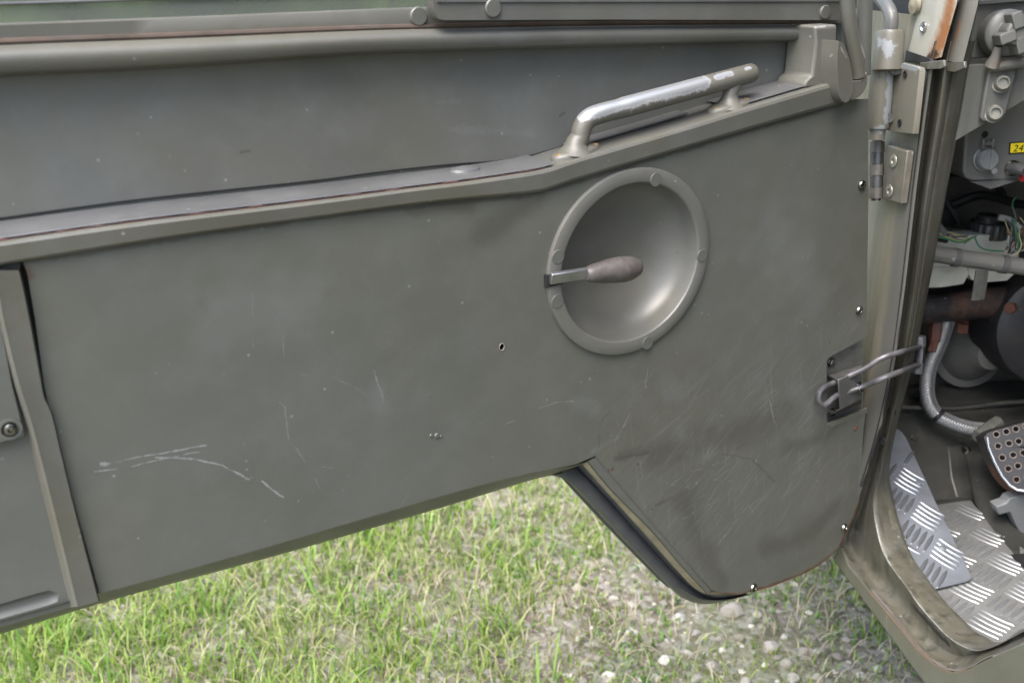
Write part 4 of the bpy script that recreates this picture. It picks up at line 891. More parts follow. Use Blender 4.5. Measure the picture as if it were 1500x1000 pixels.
# bulkhead shell
mb = MB()
mb.box((.645, 1.62, .40), (1.70, 1.66, 1.30)); mb.box((.645, 1.16, 1.235), (1.70, 1.66, 1.255)); mb.box((.645, 1.19, .45), (.655, 1.66, 1.25)); mb.box((1.66, 1.0, .40), (1.70, 1.66, 1.30))
body(mb, "bulkhead", M_VOID)
mb = MB(); mb.box((.62, -1.6, 1.86), (2.1, 1.25, 1.90)); mb.box((.62, -.02, 1.60), (.68, 1.15, 1.865)); body(mb, "shade_roof", M_OLIVE, bevel=.02, seg=3)  # unseen roof and door header, added to keep sun and sky off the footwell
mb = MB(); mb.box((.60, -1.6, .45), (.64, .02, 1.86)); mb.box((.62, -.06, .45), (2.1, .02, 1.86)); body(mb, "shade_rear_body", M_OLIVE, bevel=.01)  # unseen rear walls, added with the roof to darken the cab
mb = MB(); mb.box((2.06, -.06, .45), (2.1, 1.3, 1.86)); body(mb, "far_side", M_OLIVE)
# toe board with pressed panel, ledge and upper wall
zf = .478
tz = FY(1400, 612, 1.35).z
mb = MB()
mb.add([(.645, 1.252, zf - .01), (1.70, 1.252, zf - .01), (1.70, 1.35, tz), (.645, 1.35, tz), (.645, 1.385, tz + .012), (1.70, 1.385, tz + .012), (.645, 1.44, tz + .02), (1.70, 1.44, tz + .02), (.645, 1.46, .93), (1.70, 1.46, .93)],
       [(0, 1, 2, 3), (3, 2, 5, 4), (4, 5, 7, 6), (6, 7, 9, 8)])
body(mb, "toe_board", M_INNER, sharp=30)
def TB(px, py):          # point on the sloping toe board
    a, b = Vector((0, 1.252, zf - .01)), Vector((0, 1.35, tz)); nrm = Vector((0, (b - a).z, -(b - a).y)).normalized()
    r = ray(px, py); return CP + r * ((a - CP).dot(nrm) / r.dot(nrm)), nrm
_, tn = TB(1400, 650)
mb = MB()
pp = [TB(*q)[0] - tn * .002 for q in ((1386, 652), (1412, 648), (1440, 660), (1470, 735), (1400, 730), (1391, 700))]
pb = [p + tn * .008 for p in pp]
k = len(pp); mb.add(pp + pb, [tuple(range(k))] + [(i, (i + 1) % k, k + (i + 1) % k, k + i) for i in range(k)]); body(mb, "pressed_panel", M_INNER, bevel=.004, seg=3)
mb = MB(); mb.tube([FY(1308, 606, 1.37), FY(1520, 588, 1.37)], .006, 8); body(mb, "ledge_seam", M_BLACK)
# steering boss on the wall
bc = FY(1416, 512, 1.43)
mb = MB(); mb.lathe([(.062, .0), (.062, .006), (.050, .008), (.047, .016), (.040, .032), (.028, .050), (.022, .075), (0, .076)], 36, zframe(bc, (-.05, -1, .25))); body(mb, "steering_boss", coat("boss_paint", (.10, .10, .088), rough=.45, var=.2, dust=.4, wave=.1), sharp=45)
mb = MB(); mb.lathe([(.0035, 0), (.003, .001), (0, .001)], 10, zframe(FY(1421, 561, 1.415), (0, -1, .2))); body(mb, "boss_hole", M_BLACK)
mb = MB(); mb.lathe([(.012, 0), (.012, .002), (.006, .003), (.006, .006), (0, .006)], 18, zframe(FY(1341, 577, 1.40), (0, -1, .1))); body(mb, "wall_plug", M_BLACK)
# dark air drum
dcn = FY(1512, 472, 1.36)
mb = MB(); mb.lathe([(.0, .10), (.070, .10), (.084, .092), (.088, .080), (.088, .0), (.070, -.012), (0, -.014)], 44, zframe(dcn + Vector((0, .02, 0)), (-.15, -1, .15))); body(mb, "air_drum", M_BLACK, sharp=40)
# rusty cross tube with fitting
mb = MB(); mb.tube(smooth([FY(1280, 460, 1.36), FY(1350, 452, 1.35), FY(1440, 444, 1.34), FY(1560, 432, 1.33)], 60), [.0238 + .0006 * mnoise.noise(Vector((i * .5, 0, 2))) for i in range(60)], 28); body(mb, "cross_tube", M_RUSTBLACK)['label'] = "rusty black tube under the milky reservoir"
mb = MB()
mb.lathe([(.013, -.02), (.013, .0), (.009, .002), (.009, .012), (0, .012)], 6, zframe(FY(1484, 450, 1.305), (-.8, -.5, .1)))
body(mb, "tube_fitting", M_RUSTBROWN); mb = MB(); mb.lathe([(.0085, 0), (.0085, .014), (0, .014)], 6, zframe(FY(1411, 474, 1.335), (0, -.1, -1)))
body(mb, "tube_fitting", M_RUSTBROWN)
# support tube in front of the reservoir
mb = MB(); mb.tube(smooth([FY(1330, 362, 1.235), FY(1366, 371, 1.225), FY(1430, 381, 1.215), FY(1520, 394, 1.20), FY(1600, 408, 1.19)], 20), .0115, 20); body(mb, "support_tube", coat("tube_paint", (0.112, 0.110, 0.101), rough=.42, var=.1, dust=.4, wave=.05, marks=[([(wv(FY(1397, 379, 1.212)), wv(FY(1399, 380, 1.212)), .004), (wv(FY(1413, 387, 1.212)), wv(FY(1416, 387, 1.212)), .003), (wv(FY(1455, 389, 1.20)), wv(FY(1456, 389, 1.20)), .002)], (.28, .28, .27), .9, .4, .9, 200)]))
# fluid reservoir: two milky lobes, neck and cap
yR = 1.31
def lobe(mb, pts, y, depth):
    f_ = [FY(a, b, y) for a, b in pts]; k = len(f_)
    c = sum(f_, Vector()) / k
    rings = []
    for dy, s_ in ((.004, .90), (0.0, .965), (.003, 1.0), (depth, 1.0), (depth + .006, .9)):
        rings.append([c + (p - c) * s_ + Vector((0, dy - (.004 if s_ == .90 else 0), 0)) for p in f_])
    mb.loft([r_ + [r_[0]] for r_ in rings]); o = len(mb.v) - 5 * (k + 1)
    mb.f.append(tuple(o + i for i in range(k)))
mb = MB()
lobe(mb, [(1346, 385), (1416, 385), (1420, 402), (1412, 416), (1380, 421), (1356, 422), (1348, 416)], yR, .06)
lobe(mb, [(1416, 390), (1490, 392), (1488, 400), (1476, 411), (1440, 414), (1422, 410), (1418, 400)], yR + .012, .05)
lobe(mb, [(1350, 362), (1380, 345), (1480, 343), (1496, 360), (1492, 392), (1350, 392)], yR + .004, .055)
res = body(mb, "fluid_reservoir", M_RESV, sharp=50)
mb = MB(); mb.tube([FY(1355, 393, yR - .002) - VL, FY(1390, 394, yR - .004) - VL, FY(1425, 387, yR - .002) - VL], .0018, 8); mb.build("moulding_seam", M_RESV, res)
cc = FY(1447, 346, yR + .03)
mb = MB(); NT = 22; v = []
prof = []
for j in range(NT * 2):
    prof.append(.0300 if j % 2 == 0 else .0285)
zs = [(0, 1), (.003, 1.03), (.020, 1.0), (.023, .93)]
for z, s_ in zs:
    for j in range(NT * 2):
        an = math.pi * j / NT; v.append(Vector((prof[j] * s_ * math.cos(an), prof[j] * s_ * math.sin(an), z)))
q = NT * 2; f = [(i * q + j, i * q + (j + 1) % q, (i + 1) * q + (j + 1) % q, (i + 1) * q + j) for i in range(3) for j in range(q)] + [tuple(range(q)), tuple(3 * q + j for j in range(q))]
mb.add([Matrix.Translation(cc - VL) @ x for x in v], f)
mb.lathe([(.017, .023), (.017, .030), (.015, .033), (0, .033)], 20, Matrix.Translation(cc - VL + Vector((-.004, 0, 0))))
mb.build("reservoir_cap", M_PLASTIC, res, sharp=30)
# silver tape strap hanging over the tube
mb = MB(); A_ = [FY(1430, 396, 1.20), FY(1427, 415, 1.20), FY(1423, 440, 1.205)]; B_ = [FY(1448, 397, 1.20), FY(1446, 416, 1.198), FY(1442, 438, 1.20)]
A_ = lin(A_, 10); B_ = lin(B_, 10)
C_ = [a.lerp(b, .5) + Vector((0, -.002, 0)) for a, b in zip(A_, B_)]
mb.loft([A_, C_, B_, [p + Vector((0, .002, 0)) for p in B_], [p + Vector((0, .002, 0)) for p in A_], A_]); body(mb, "tape_strap", coat("silver_tape", (.13, .13, .122), rough=.4, var=.2, dust=.4, wave=.5, metal=.6, varscale=80))
# wires
def wire(pts, mat, r_=.0016, name="wire"):
    mb = MB(); mb.tube(smooth([FY(a, b, y) for a, b, y in pts], 26), r_ * (.72 if name == 'wire' else 1), 8); return body(mb, name, mat)
wire([(1366, 346, 1.24), (1385, 349, 1.235), (1405, 355, 1.23), (1420, 350, 1.235), (1430, 346, 1.24)], M_GREEN, .0018)
wire([(1372, 341, 1.24), (1390, 348, 1.235), (1408, 353, 1.232), (1424, 347, 1.24)], M_YW, .0016)
wire([(1376, 338, 1.245), (1400, 343, 1.24), (1418, 351, 1.235), (1412, 357, 1.235)], M_YW, .0016)
wire([(1428, 348, 1.25), (1434, 360, 1.24), (1446, 366, 1.235), (1470, 368, 1.235)], M_GREEN, .0014)
wire([(1490, 288, 1.22), (1484, 294, 1.22), (1483, 305, 1.23)], M_GREEN, .0015)
wire([(1494, 330, 1.23), (1493, 345, 1.225), (1496, 360, 1.22), (1488, 375, 1.22)], M_YW, .0017)
wire([(1480, 345, 1.235), (1476, 338, 1.235), (1484, 334, 1.235), (1488, 340, 1.23)], M_OW, .0022)
wire([(1502, 330, 1.23), (1497, 340, 1.23), (1500, 352, 1.23)], M_OW, .0022)
wire([(1489, 342, 1.23), (1486, 352, 1.23), (1480, 356, 1.23), (1474, 366, 1.23)], M_BW, .0022)
wire([(1502, 352, 1.23), (1494, 362, 1.23), (1480, 372, 1.23)], M_BW, .0025)
wire([(1500, 366, 1.225), (1488, 368, 1.225), (1478, 360, 1.225), (1474, 356, 1.23)], M_WHITEM, .0018)
wire([(1482, 300, 1.23), (1488, 318, 1.23), (1486, 335, 1.23), (1492, 346, 1.23)], M_BW, .0024)
wire([(1355, 322, 1.25), (1372, 330, 1.245), (1384, 344, 1.24)], M_BW, .0060, "cable_sleeve")
wire([(1350, 338, 1.25), (1366, 345, 1.245), (1388, 350, 1.24)], M_BLACK, .0065, "cable_sleeve")
wire([(1462, 318, 1.24), (1478, 322, 1.235), (1494, 334, 1.23)], coat("cable_grey", (.16, .16, .15), rough=.6, var=.3, dust=.5, wave=.2), .0045, "cable_sleeve")
wire([(1330, 440, 1.5), (1400, 330, 1.5), (1470, 280, 1.45)], M_BLACK, .008, "cable_sleeve")
for i in range(9):                       # loose harness beside the reservoir
    a = 1478 + 3.0 * i; y0 = 1.235 - .004 * (i % 3)
    wire([(a - 8, 318 + 3 * (i % 4), y0), (a - 2 + 4 * math.sin(i), 334, y0 - .006), (a + 3 * math.cos(i * 2.1), 350 + 2 * (i % 3), y0 - .008), (a - 6 + 5 * math.sin(i * 1.7), 366 + 2 * (i % 4), y0 - .002)], (M_YW, M_BW, M_BLACK, M_OW, M_BW, M_GREEN, M_BW, M_BLACK, M_YW)[i], .0013 + .0004 * (i % 2))
for i in range(5):
    wire([(1356 + 4 * i, 330 + 2 * i, 1.25), (1372 + 5 * i, 340 + (i % 3) * 3, 1.243), (1392 + 4 * i, 347 + (i % 2) * 5, 1.238), (1412 + 3 * i, 352 - 3 * (i % 3), 1.236)], (M_BW, M_YW, M_BLACK, M_BW, M_YW)[i], .0013)
for a, b, y in ((1400, 377, 1.220), (1470, 387, 1.207)):
    mb = MB(); p = FY(a, b, y); d = (FY(1430, 381, 1.215) - FY(1366, 371, 1.225)).normalized(); mb.tube([p - d * .004, p + d * .004], .0128, 20); body(mb, "pipe_clip", M_BW, sharp=30)
wire([(1340, 500, 1.42), (1352, 540, 1.42), (1346, 580, 1.40), (1330, 600, 1.36)], M_BLACK, .0045, "brake_pipe")
wire([(1320, 596, 1.33), (1400, 598, 1.325), (1470, 590, 1.32), (1540, 586, 1.32)], M_INNER, .0035, "brake_pipe")
wire([(1392, 468, 1.40), (1430, 474, 1.39), (1462, 486, 1.37), (1510, 500, 1.30)], M_RUSTBROWN, .004, "brake_pipe")
wire([(1395, 300, 1.42), (1440, 286, 1.40), (1500, 300, 1.34), (1540, 290, 1.3)], M_BLACK, .007, "cable_sleeve")
wire([(1378, 280, 1.45), (1400, 318, 1.42), (1412, 345, 1.38)], M_BW, .005, "cable_sleeve")
for a, b in ((1338, 640), (1398, 628), (1440, 606)):
    mb = MB(); mb.lathe([(.006, 0), (.006, .003), (.0045, .004), (0, .004)], 6, zframe(TB(a, b)[0] if b > 615 else FY(a, b, 1.375), (0, -1, .4))); body(mb, "wall_bolt", M_INNER)
# braided hose with fitting and collar
hpth = smooth([FY(1389, 462, 1.345), FY(1385, 480, 1.345), FY(1376, 505, 1.34), FY(1363, 535, 1.335), FY(1358, 562, 1.325), FY(1361, 588, 1.315), FY(1373, 607, 1.305), FY(1395, 619, 1.295), FY(1422, 627, 1.285), FY(1450, 629, 1.275), FY(1470, 626, 1.27)], 80)
mb = MB(); mb.tube(hpth, .0112, 28); hose = body(mb, "brake_hose", M_BRAID, sharp=0); hose['label'] = "braided steel hose bending down towards the pedal"
i_ = min(range(80), key=lambda i: (hpth[i] - FY(1373, 607, 1.305)).length)
mb = MB(); mb.tube([hpth[i_ - 1] - VL, hpth[i_ + 1] - VL], .0120, 20); mb.build("hose_clip", M_BLACK, hose)
mb = MB(); mb.tube([FY(1373, 462, 1.35), FY(1370, 500, 1.34)], .0105, 6); mb.tube([FY(1370, 499, 1.34), FY(1366, 515, 1.337)], .008, 12); body(mb, "hose_union", M_RUSTBROWN, sharp=30)
mb = MB(); mb.lathe([(.011, 0), (.011, .010), (.008, .011), (.008, .02), (0, .02)], 6, zframe(FY(1454, 628, 1.262), (.1, -.2, 1))); body(mb, "bleed_nut", M_SCREW, sharp=30)

# ---- dash gusset, rail, tab, wing knob
mb = MB(); yplate(mb, [(1392, 8), (1560, -4), (1560, 84), (1392, 86)], 1.125, .02); body(mb, "dash_rail", M_GREY, bevel=.002)
mb = MB(); yplate(mb, [(1392, 4), (1560, -9), (1560, -2), (1392, 11)], 1.118, .03); body(mb, "dash_capping", M_STRIP, bevel=.001)
mb = MB(); yplate(mb, [(1380, 96), (1560, 90), (1560, 120), (1500, 148), (1446, 180), (1393, 211), (1384, 190)], 1.105, .004); body(mb, "dash_gusset", M_GREY, bevel=.001)
mb = MB(); yplate(mb, [(1449, 103), (1490, 100), (1474, 166), (1469, 172), (1442, 179), (1437, 174), (1439, 160)], 1.096, .006); body(mb, "dash_tab", M_GREYCLEAN, bevel=.002, seg=3)
for a in ((1468, 123), (1457, 167)):
    mb = MB(); mb.lathe([(.0105, 0), (.0105, .0018), (.0088, .0024), (.0082, .009), (.0070, .0105), (.0060, .0105), (.0052, .006), (0, .006)], 28, zframe(FY(a[0] - 2, a[1], 1.0955), (-.30, -1, .25))); body(mb, "dash_bolt", M_ZINC, sharp=40)
kc = FY(1484, 48, 1.085)
mb = MB(); mb.lathe([(.026, -.03), (.026, -.012), (.022, -.008), (.014, -.006), (.014, .012), (.012, .014), (0, .014)], 28, zframe(kc, (-.1, -1, .1)))
for t in range(4):
    an = R(20 + t * 90); c = kc + Vector((math.cos(an) * .014, -.006, math.sin(an) * .014))
    mb.box((-.009, -.006, -.010), (.009, .006, .010), zframe(c, (-.1, -1, .1)) @ Matrix.Rotation(an, 4, 'Z'))
body(mb, "wing_knob", M_GREYCLEAN, bevel=.0025, seg=3, sharp=40)
mb = MB(); mb.tube([FY(1463, 68, 1.085), FY(1459, 82, 1.088), FY(1453, 97, 1.092)], [.0045, .0055, .0085], 14); mb.tube([FY(1450, 99, 1.092), FY(1500, 92, 1.09)], .006, 12); body(mb, "knob_pivot", coat("pivot_paint", (.13, .125, .11), rough=.5, var=.2, dust=.6, wave=.1, dustcol=(.20, .10, .04)))
# ---- switch box
yS = 1.165
mb = MB(); yplate(mb, [(1417, 150), (1600, 120), (1600, 262), (1480, 264), (1424, 265), (1415, 261), (1411, 252)], yS, .07); sw = body(mb, "switch_box", M_GREYCLEAN, bevel=.003, seg=3)
mb = MB(); mb.add([FY(1421, 266, yS + .001) - VL, FY(1494, 262, yS + .001) - VL, FY(1490, 265, yS - .01) - VL, FY(1451, 277, yS - .012) - VL, FY(1421, 266, yS + .06) - VL, FY(1494, 262, yS + .06) - VL, FY(1451, 277, yS + .05) - VL], [(0, 3, 2, 1), (0, 4, 6, 3), (3, 6, 5, 2), (2, 5, 1)]); mb.build("box_flange", M_STRIP, sw, sharp=20)
mb = MB(); mb.lathe([(.0150, 0), (.0150, .003), (.0135, .004), (.0130, .012), (.0115, .014), (0, .0145)], 28, zframe(FY(1441, 233, yS) - VL, (-.05, -1, .12)))
mb.box((-.0016, -.012, .013), (.0016, .012, .0165), zframe(FY(1443, 233, yS) - VL, (-.05, -1, .12)))
mb.lathe([(.004, .010), (.004, .0145), (0, .015)], 12, zframe(FY(1448, 249, yS) - VL, (-.05, -1, .12)))
mb.build("socket_cap", coat("cap_grey", (.16, .165, .165), rough=.4, var=.1, dust=.4, wave=0), sw, sharp=40)
mb = MB(); P0 = FY(1446, 211, yS - .004) - VL
for dx in (-.0065, .0065): mb.box((P0.x + dx - .0018, P0.y - .004, P0.z - .006), (P0.x + dx + .0018, P0.y + .004, P0.z + .007))
mb.box((P0.x - .0065, P0.y - .003, P0.z - .002), (P0.x + .0065, P0.y + .003, P0.z + .003)); mb.build("cap_hinge", M_GREYCLEAN, sw, bevel=.001)
mb = MB(); mb.lathe([(.0044, 0), (.0036, .0004), (0, .0004)], 16, zframe(FY(1442.5, 197, yS) - VL, (0, -1, 0))); mb.build("box_hole", M_BLACKHOLE, sw)
mb = MB(); yplate(mb, [(1479, 209), (1530, 206), (1530, 223), (1478, 226)], yS - .0012, .0012); mb.xf(TV).build("label_border", M_INK, sw)
mb = MB(); yplate(mb, [(1481, 210.5), (1529, 207.5), (1529, 221.5), (1480, 224)], yS - .0018, .0012); mb.xf(TV).build("label_plate", M_YEL, sw)['label'] = "yellow voltage label reading 24"
tcu = bpy.data.curves.new("label_text", 'FONT'); tcu.body = "24V"; tcu.size = .0125; tcu.extrude = .0002; tcu.space_character = 1.1; tcu.shear = .15
tob = bpy.data.objects.new("label_text", tcu); COL.objects.link(tob)
dg = bpy.context.evaluated_depsgraph_get(); tme = bpy.data.meshes.new_from_object(tob.evaluated_get(dg)); tme.name = "label_text"
bpy.data.objects.remove(tob)
tme.materials.clear(); tme.materials.append(M_INK); tob = bpy.data.objects.new("label_text", tme); COL.objects.link(tob); tob.parent = sw
tob.matrix_local = frame(FY(1483.5, 222.5, yS - .0020) - VL, (1, 0, .02), (0, 0, 1))
mb = MB(); mb.lathe([(.0100, 0), (.0100, .003), (.0080, .005), (.0080, .010), (.0055, .012), (0, .012)], 24, zframe(FY(1482, 246, yS) - VL, (-.1, -1, .1))); mb.build("push_knob", M_SCREW, sw, sharp=40)
mb = MB(); mb.tube([FY(1483, 247, yS - .01) - VL, FY(1492, 247, yS - .022) - VL, FY(1502, 250, yS - .03) - VL], .0072, 16); mb.build("knob_sleeve", M_BW, sw)
mb = MB(); mb.tube([FY(1499, 255, yS - .028) - VL, FY(1530, 260, yS - .03) - VL], .0095, 16); mb.build("knob_cap", M_RED, sw)

# ---- clutch pedal: deep housing with eyelets
pn = Vector((-.42, -.80, .43)).normalized()
pc = FY(1480, 665, 1.16)
ex = (Vector((1, -.3, .15)) - pn * Vector((1, -.3, .15)).dot(pn)).normalized(); ey = pn.cross(ex)
PM = Matrix((ex, ey, pn)).transposed().to_4x4(); PM.translation = pc
PMi = PM.inverted()
def PP(px, py):
    r = ray(px, py); p = CP + r * ((pc - CP).dot(pn) / r.dot(pn)); q = PMi @ p; return (q.x, q.y)
padpx = [(1441, 640), (1446, 634), (1460, 629), (1500, 618), (1540, 612), (1548, 618), (1572, 716), (1568, 728), (1500, 722), (1486, 718), (1477, 710), (1466, 697), (1455, 676), (1446, 655)]
holes = [(1459.5, 636), (1474, 632), (1488, 628), (1503, 624), (1462, 653), (1478, 649), (1492, 646), (1507, 642), (1468, 670), (1484, 666), (1499, 663), (1477, 686), (1491, 682), (1507, 679), (1489, 702), (1505, 699), (1520, 638), (1523, 658), (1517, 676), (1522, 695)]
hl = []
for a, b in holes:
    c = PP(a, b); hl.append(circ(c, .0040, 16))
mb = MB(); mb.plate([PP(*q) for q in padpx], hl, -.004, 0.0)
ped = mb.xf(TV @ PM).build("clutch_pedal", coat("pedal_black", (.017, .017, .019), rough=.42, var=.3, dust=.35, wave=.3, dustcol=(.065, .052, .045), spec=.35), veh, bevel=.0012, sharp=30)
rm = MB(); rm.tube([(.0043 * math.cos(t), .0043 * math.sin(t), .0004) for t in np.linspace(0, 2 * math.pi, 19)], .0008, 6, cap=False)
eye = rm.build("eyelet", coat("eyelet_steel", (.17, .135, .11), rough=.42, var=.3, dust=.4, wave=0, metal=.4, varscale=100), ped)
for i, (a, b) in enumerate(holes):
    c = PP(a, b); M_ = TV @ PM @ Matrix.Translation((c[0], c[1], 0))
    if i == 0: eye.matrix_local = M_
    else: put(eye, M_, ped)
mb = MB(); out = [PP(*q) for q in padpx]; cxy = (sum(p[0] for p in out) / len(out), sum(p[1] for p in out) / len(out))
rings = []
for z, s_ in ((-.0012, 1.012), (-.006, 1.02), (-.020, 1.03), (-.045, 1.04)): rings.append([Vector((cxy[0] + (p[0] - cxy[0]) * s_ - (.0 if z > -.03 else .004), cxy[1] + (p[1] - cxy[1]) * s_, z)) for p in out])
mb.loft([r_ + [r_[0]] for r_ in rings])
bk_ = len(mb.v); mb.add([Vector((p[0], p[1], -.030)) for p in out], [tuple(range(len(out)))])
mb.xf(TV @ PM).build("pedal_housing", coat("pedal_side", (.026, .025, .026), rough=.4, var=.2, dust=.35, wave=.1, dustcol=(.13, .06, .03), marks=[([(wv(PM @ Vector((PP(1462, 700)[0], PP(1462, 700)[1], -.03))), wv(PM @ Vector((PP(1500, 735)[0], PP(1500, 735)[1], -.03))), .028)], (.14, .055, .028), .85, .7, .7, 60)]), ped, sharp=45)
mb = MB(); mb.tube([PM @ Vector((PP(*a)[0], PP(*a)[1], .0002)) for a in ((1446, 640), (1448, 655), (1457, 676), (1468, 697), (1479, 710), (1490, 717), (1530, 722))], .0022, 8); mb.xf(TV).build("pad_edge", M_STEEL, ped)
mb = MB(); mb.lathe([(.0065, 0), (.0065, .008), (.004, .010), (0, .010)], 6, zframe(FY(1417, 658, 1.26), (-.8, -.5, .2))); body(mb, "stop_bolt", M_SCREW)
mb = MB(); mb.tube([FY(1432, 640, 1.22), FY(1448, 628, 1.23), FY(1462, 618, 1.24)], .010, 10); body(mb, "pedal_shaft", M_GREY)
mb = MB(); yplate(mb, [(1459, 742), (1474, 737), (1478, 731), (1488, 727), (1530, 720), (1530, 800), (1500, 789), (1488, 768), (1480, 750), (1464, 754)], 1.15, .018); body(mb, "pedal_bracket", M_WHITEM, bevel=.003, seg=3)
mb = MB(); mb.box((.90, 1.14, .46), (1.2, 1.22, .50)); body(mb, "pedal_floor_slot", M_BLACKHOLE)
# tunnel side rising behind the pedal
mb = MB(); A_ = lin([HZ(1428, 736, zf), HZ(1450, 770, zf), HZ(1510, 840, zf)], 8)
B_ = lin([FY(1412, 650, 1.315), FY(1440, 690, 1.265), FY(1500, 760, 1.19)], 8)
C_ = lin([FY(1440, 620, 1.335), FY(1480, 660, 1.28), FY(1560, 720, 1.22)], 8)
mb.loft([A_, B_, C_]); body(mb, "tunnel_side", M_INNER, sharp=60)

# ---- checker plates with raised treads
tm = MB(); k = 10; v = []; f = []
for z, s_ in ((0, 1.0), (.0009, .72), (.0014, .25)):
    for i in range(k * 2):
        t = i / (k * 2) * 2 * math.pi; x = math.cos(t); y = math.sin(t)
        v.append(Vector((.0152 * x * (1 if z == 0 else .93 if z < .001 else .8), .0024 * s_ * math.copysign(abs(y) ** 1.2, y), z)))
q = k * 2
f = [(i * q + j, i * q + (j + 1) % q, (i + 1) * q + (j + 1) % q, (i + 1) * q + j) for i in range(2) for j in range(q)] + [tuple(2 * q + j for j in range(q))]
tm.add(v, f)
def inside(p, poly):
    c = False; n_ = len(poly)
    for i in range(n_):
        a, b = poly[i], poly[i - 1]
        if (a[1] > p[1]) != (b[1] > p[1]) and p[0] < (b[0] - a[0]) * (p[1] - a[1]) / (b[1] - a[1]) + a[0]: c = not c
    return c
def checker(plate_obj, poly, M_, ang, cell, mat, org=(0, 0), limit=140):
    proto = None; ca, sa = math.cos(ang), math.sin(ang); cnt = 0
    cand = []
    for i in range(-16, 17):
        for j in range(-16, 17):
            horiz = (i + j) % 2 == 0
            for k_ in range(5):
                o_ = (k_ - 2) * cell * .20
                lx, ly = (i * cell, j * cell + o_) if horiz else (i * cell + o_, j * cell)
                p = (org[0] + lx * ca - ly * sa, org[1] + lx * sa + ly * ca)
                a2 = ang + (0 if horiz else math.pi / 2)
                tips = [(p[0] + s_ * .012 * math.cos(a2), p[1] + s_ * .010 * math.sin(a2)) for s_ in (-1, 1)]
                if all(inside(t, poly) for t in tips): cand.append((p, a2))
    for p, a2 in cand[:limit]:
        X_ = M_ @ Matrix.Translation((p[0], p[1], 0.0)) @ Matrix.Rotation(a2, 4, 'Z') @ Matrix.Diagonal((cell / .0345, 1.25, 1.15, 1))
        if proto is None:
            proto = tm.build("tread_bar", mat, plate_obj, sharp=0); proto.matrix_local = X_
        else: put(proto, X_, plate_obj)
fpx = [(1371, 739), (1396, 735), (1422, 732), (1430, 742), (1446, 757), (1462, 778), (1478, 790), (1500, 803), (1570, 850), (1570, 960), (1440, 960), (1340, 850), (1350, 760)]
fp = [HZ(a, b, zf) for a, b in fpx]; fpoly = [(p.x, p.y) for p in fp]
mb = MB(); mb.plate(fpoly, z0=zf - .003, z1=zf)
flo = body(mb, "floor_plate", M_ALU, bevel=.0008)
d1 = HZ(1446, 750, zf) - HZ(1412, 736, zf)
checker(flo, fpoly, Matrix.Translation(Vector((0, 0, zf)) - VL), math.atan2(d1.y, d1.x), .050, M_TREAD, org=(HZ(1427, 747, zf).x, HZ(1427, 747, zf).y), limit=170)
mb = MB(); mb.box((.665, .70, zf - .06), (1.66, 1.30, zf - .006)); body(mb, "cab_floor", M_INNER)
# kick plate
T1, T2, T3 = SX(1310, 627, .715), HZ(1424, 849, zf + .006), HZ(1362, 864, zf + .006)
kn = (T2 - T1).cross(T3 - T1).normalized()
if kn.dot(CP - T1) < 0: kn = -kn
kx = (T2 - T1).normalized(); KM = Matrix((kx, kn.cross(kx), kn)).transposed().to_4x4(); KM.translation = T1; KMi = KM.inverted()
def KP(px, py):
    r = ray(px, py); q = KMi @ (CP + r * ((T1 - CP).dot(kn) / r.dot(kn))); return (q.x, q.y)
kpx = [(1307, 640), (1309, 628), (1314, 627), (1321, 632), (1328, 642), (1370, 733), (1421, 838), (1424, 846), (1418, 850), (1362, 864), (1356, 858), (1331, 820), (1315, 782), (1303, 740), (1296, 692), (1300, 665)]
kpoly = [KP(*q) for q in kpx]
mb = MB(); mb.plate(kpoly, z0=-.003, z1=0)
kick = mb.xf(TV @ KM).build("kick_plate", M_ALUB, veh, bevel=.0008)
kd = (KP(1345, 717)[0] - KP(1316, 700)[0], KP(1345, 717)[1] - KP(1316, 700)[1])
checker(kick, kpoly, TV @ KM, math.atan2(kd[1], kd[0]), .045, M_TREADB, org=KP(1332, 704), limit=110)
for a in ((1346, 707), (1381, 803)):
    c = KP(*a); rb = MB(); rb.lathe([(.0052, 0), (.0050, .0012), (.0035, .0018), (0, .0020)], 18, TV @ KM @ Matrix.Translation((c[0], c[1], 0))); rb.build("plate_rivet", M_ALUB, kick, sharp=40)

